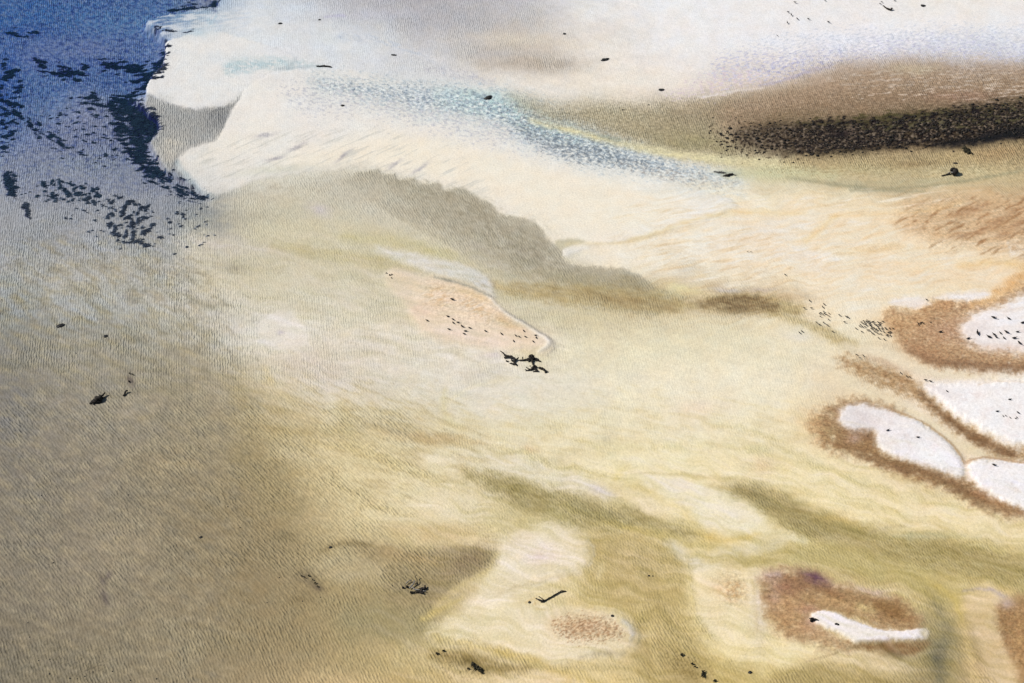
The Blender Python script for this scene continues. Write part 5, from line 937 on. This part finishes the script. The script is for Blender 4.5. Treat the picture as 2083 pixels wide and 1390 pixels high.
flock([(290, 655), (330, 650), (350, 640), (380, 660), (300, 685), (318, 668)], 1833, 580, 8.332, 4.8, 'dark bird in the small huddle on the tan mat', 'birds huddled on the tan mat')
bird(1893, 657, 4.6, 'small dark bird just right of the huddle on the tan mat'); bird(1833 + 432 / 8.332, 580 + 255 / 8.332, 5.4, 'lone dark bird on the white patch above the tan mat'); bird(1833 + 668 / 8.332, 580 + 802 / 8.332, 8, 'black bird alone in the middle of the tan mat', None, 10); bird(1833 + 1137 / 8.332, 580 + 918 / 8.332, 8, 'black bird at the ragged left edge of the upper white bar', None, 15)
flock([(1290, 835, 11), (1480, 900, 10), (1570, 860), (1608, 905, 7), (1678, 835, 7), (1740, 920, 7), (1780, 820, 10), (1970, 812, 7), (1915, 920, 9), (2000, 1005, 10)], 1833, 580, 8.332, 8.6, 'black bird in the group resting on the upper white bar', 'birds resting on the upper white bar')
bird(1833 + 1565 / 8.332, 580 + 575 / 8.332, 10, 'greyish bird set apart above the group on the upper white bar', None, -35); bird(1833 + 1815 / 8.332, 580 + 587 / 8.332, 8, 'black bird set apart above and right of the group on the upper white bar'); bird(2080, 659, 9, 'black bird at the right edge of the upper white bar', None, 15)
X0, Y0, S0 = 1553, 460, 2.957
bird(X0 + 975 / S0, Y0 + 928 / S0, 6.6, 'black bird at the upper left rim of the middle white bar, left of two', None, -10); bird(X0 + 1005 / S0, Y0 + 936 / S0, 6.6, 'black bird at the upper left rim of the middle white bar, right of two', None, -30); bird(X0 + 1102 / S0, Y0 + 1000 / S0, 5.5, 'small dark bird alone on the left part of the middle white bar')
bird(X0 + 1480 / S0, Y0 + 1050 / S0, 6.6, 'black bird nearest the top of the middle white bar', None, 0); bird(X0 + 1405 / S0, Y0 + 1122 / S0, 6.8, 'black bird left of the pale cluster on the middle white bar', None, 0); bird(X0 + 1529 / S0, Y0 + 1130 / S0, 7, 'black bird right of the pale cluster on the middle white bar', None, -60)
flock([(1440, 1150), (1456, 1148), (1482, 1160), (1515, 1164), (1522, 1158)], X0, Y0, S0, 4.4, 'small bird in the pale cluster on the middle white bar', 'birds of the pale cluster')
bird(X0 + 747 / S0, Y0 + 1235 / S0, 7.4, 'black bird near the left end of the curved white bar', None, 20); bird(X0 + 928 / S0, Y0 + 1277 / S0, 6.8, 'dark bird in the middle of the curved white bar', None, -5)
flock([(825, 885), (860, 905), (880, 910)], X0, Y0, S0, 4.8, 'small dark bird on the brown strip beside the middle white bar', 'birds on the brown strip'); flock([(560, 775), (580, 795), (600, 780)], X0, Y0, S0, 4.6, 'small dark bird where the brown strip begins', 'birds at the start of the brown strip')
bird(X0 + 130 / S0, Y0 + 294 / S0, 5, 'lone dark bird above the end of the brown smear'); bird(2021.5, 948.5, 8.6, 'black bird on the lowest white bar at the right', None, -30)
flock([(230, 440), (340, 540), (550, 680), (940, 680), (200, 815)], 1590, 0, 17.36, 5.6, 'dark bird in the small far group on the white sand', 'birds of the far group on the white sand')
bird(1590 + 470 / 17.36, 95 / 17.36, 5.6, 'dark bird above the small far group on the white sand'); bird(1590 + 1650 / 17.36, 790 / 17.36, 6, 'dark bird right of the small far group on the white sand'); bird(1590 + 1525 / 17.36, 1.5, 4.6, 'dark bird at the very top edge, left of the hooked branch'); bird(1818, .5, 6, 'dark bird at the very top edge, right of the hooked branch')
flock([(178, 145), (232, 85)], 1780, 0, 17.36, 4.6, 'small dark bird just left of the hooked branch', 'birds by the hooked branch')
bird(1581, 73, 3.6, 'tiny dark bird at the left edge of the lilac mottled sand'); bird(1521, 512, 3.4, 'tiny dark bird on the cream shelf, left of two', None, 0); bird(1527.5, 513, 3.4, 'tiny dark bird on the cream shelf, right of two', None, 0)
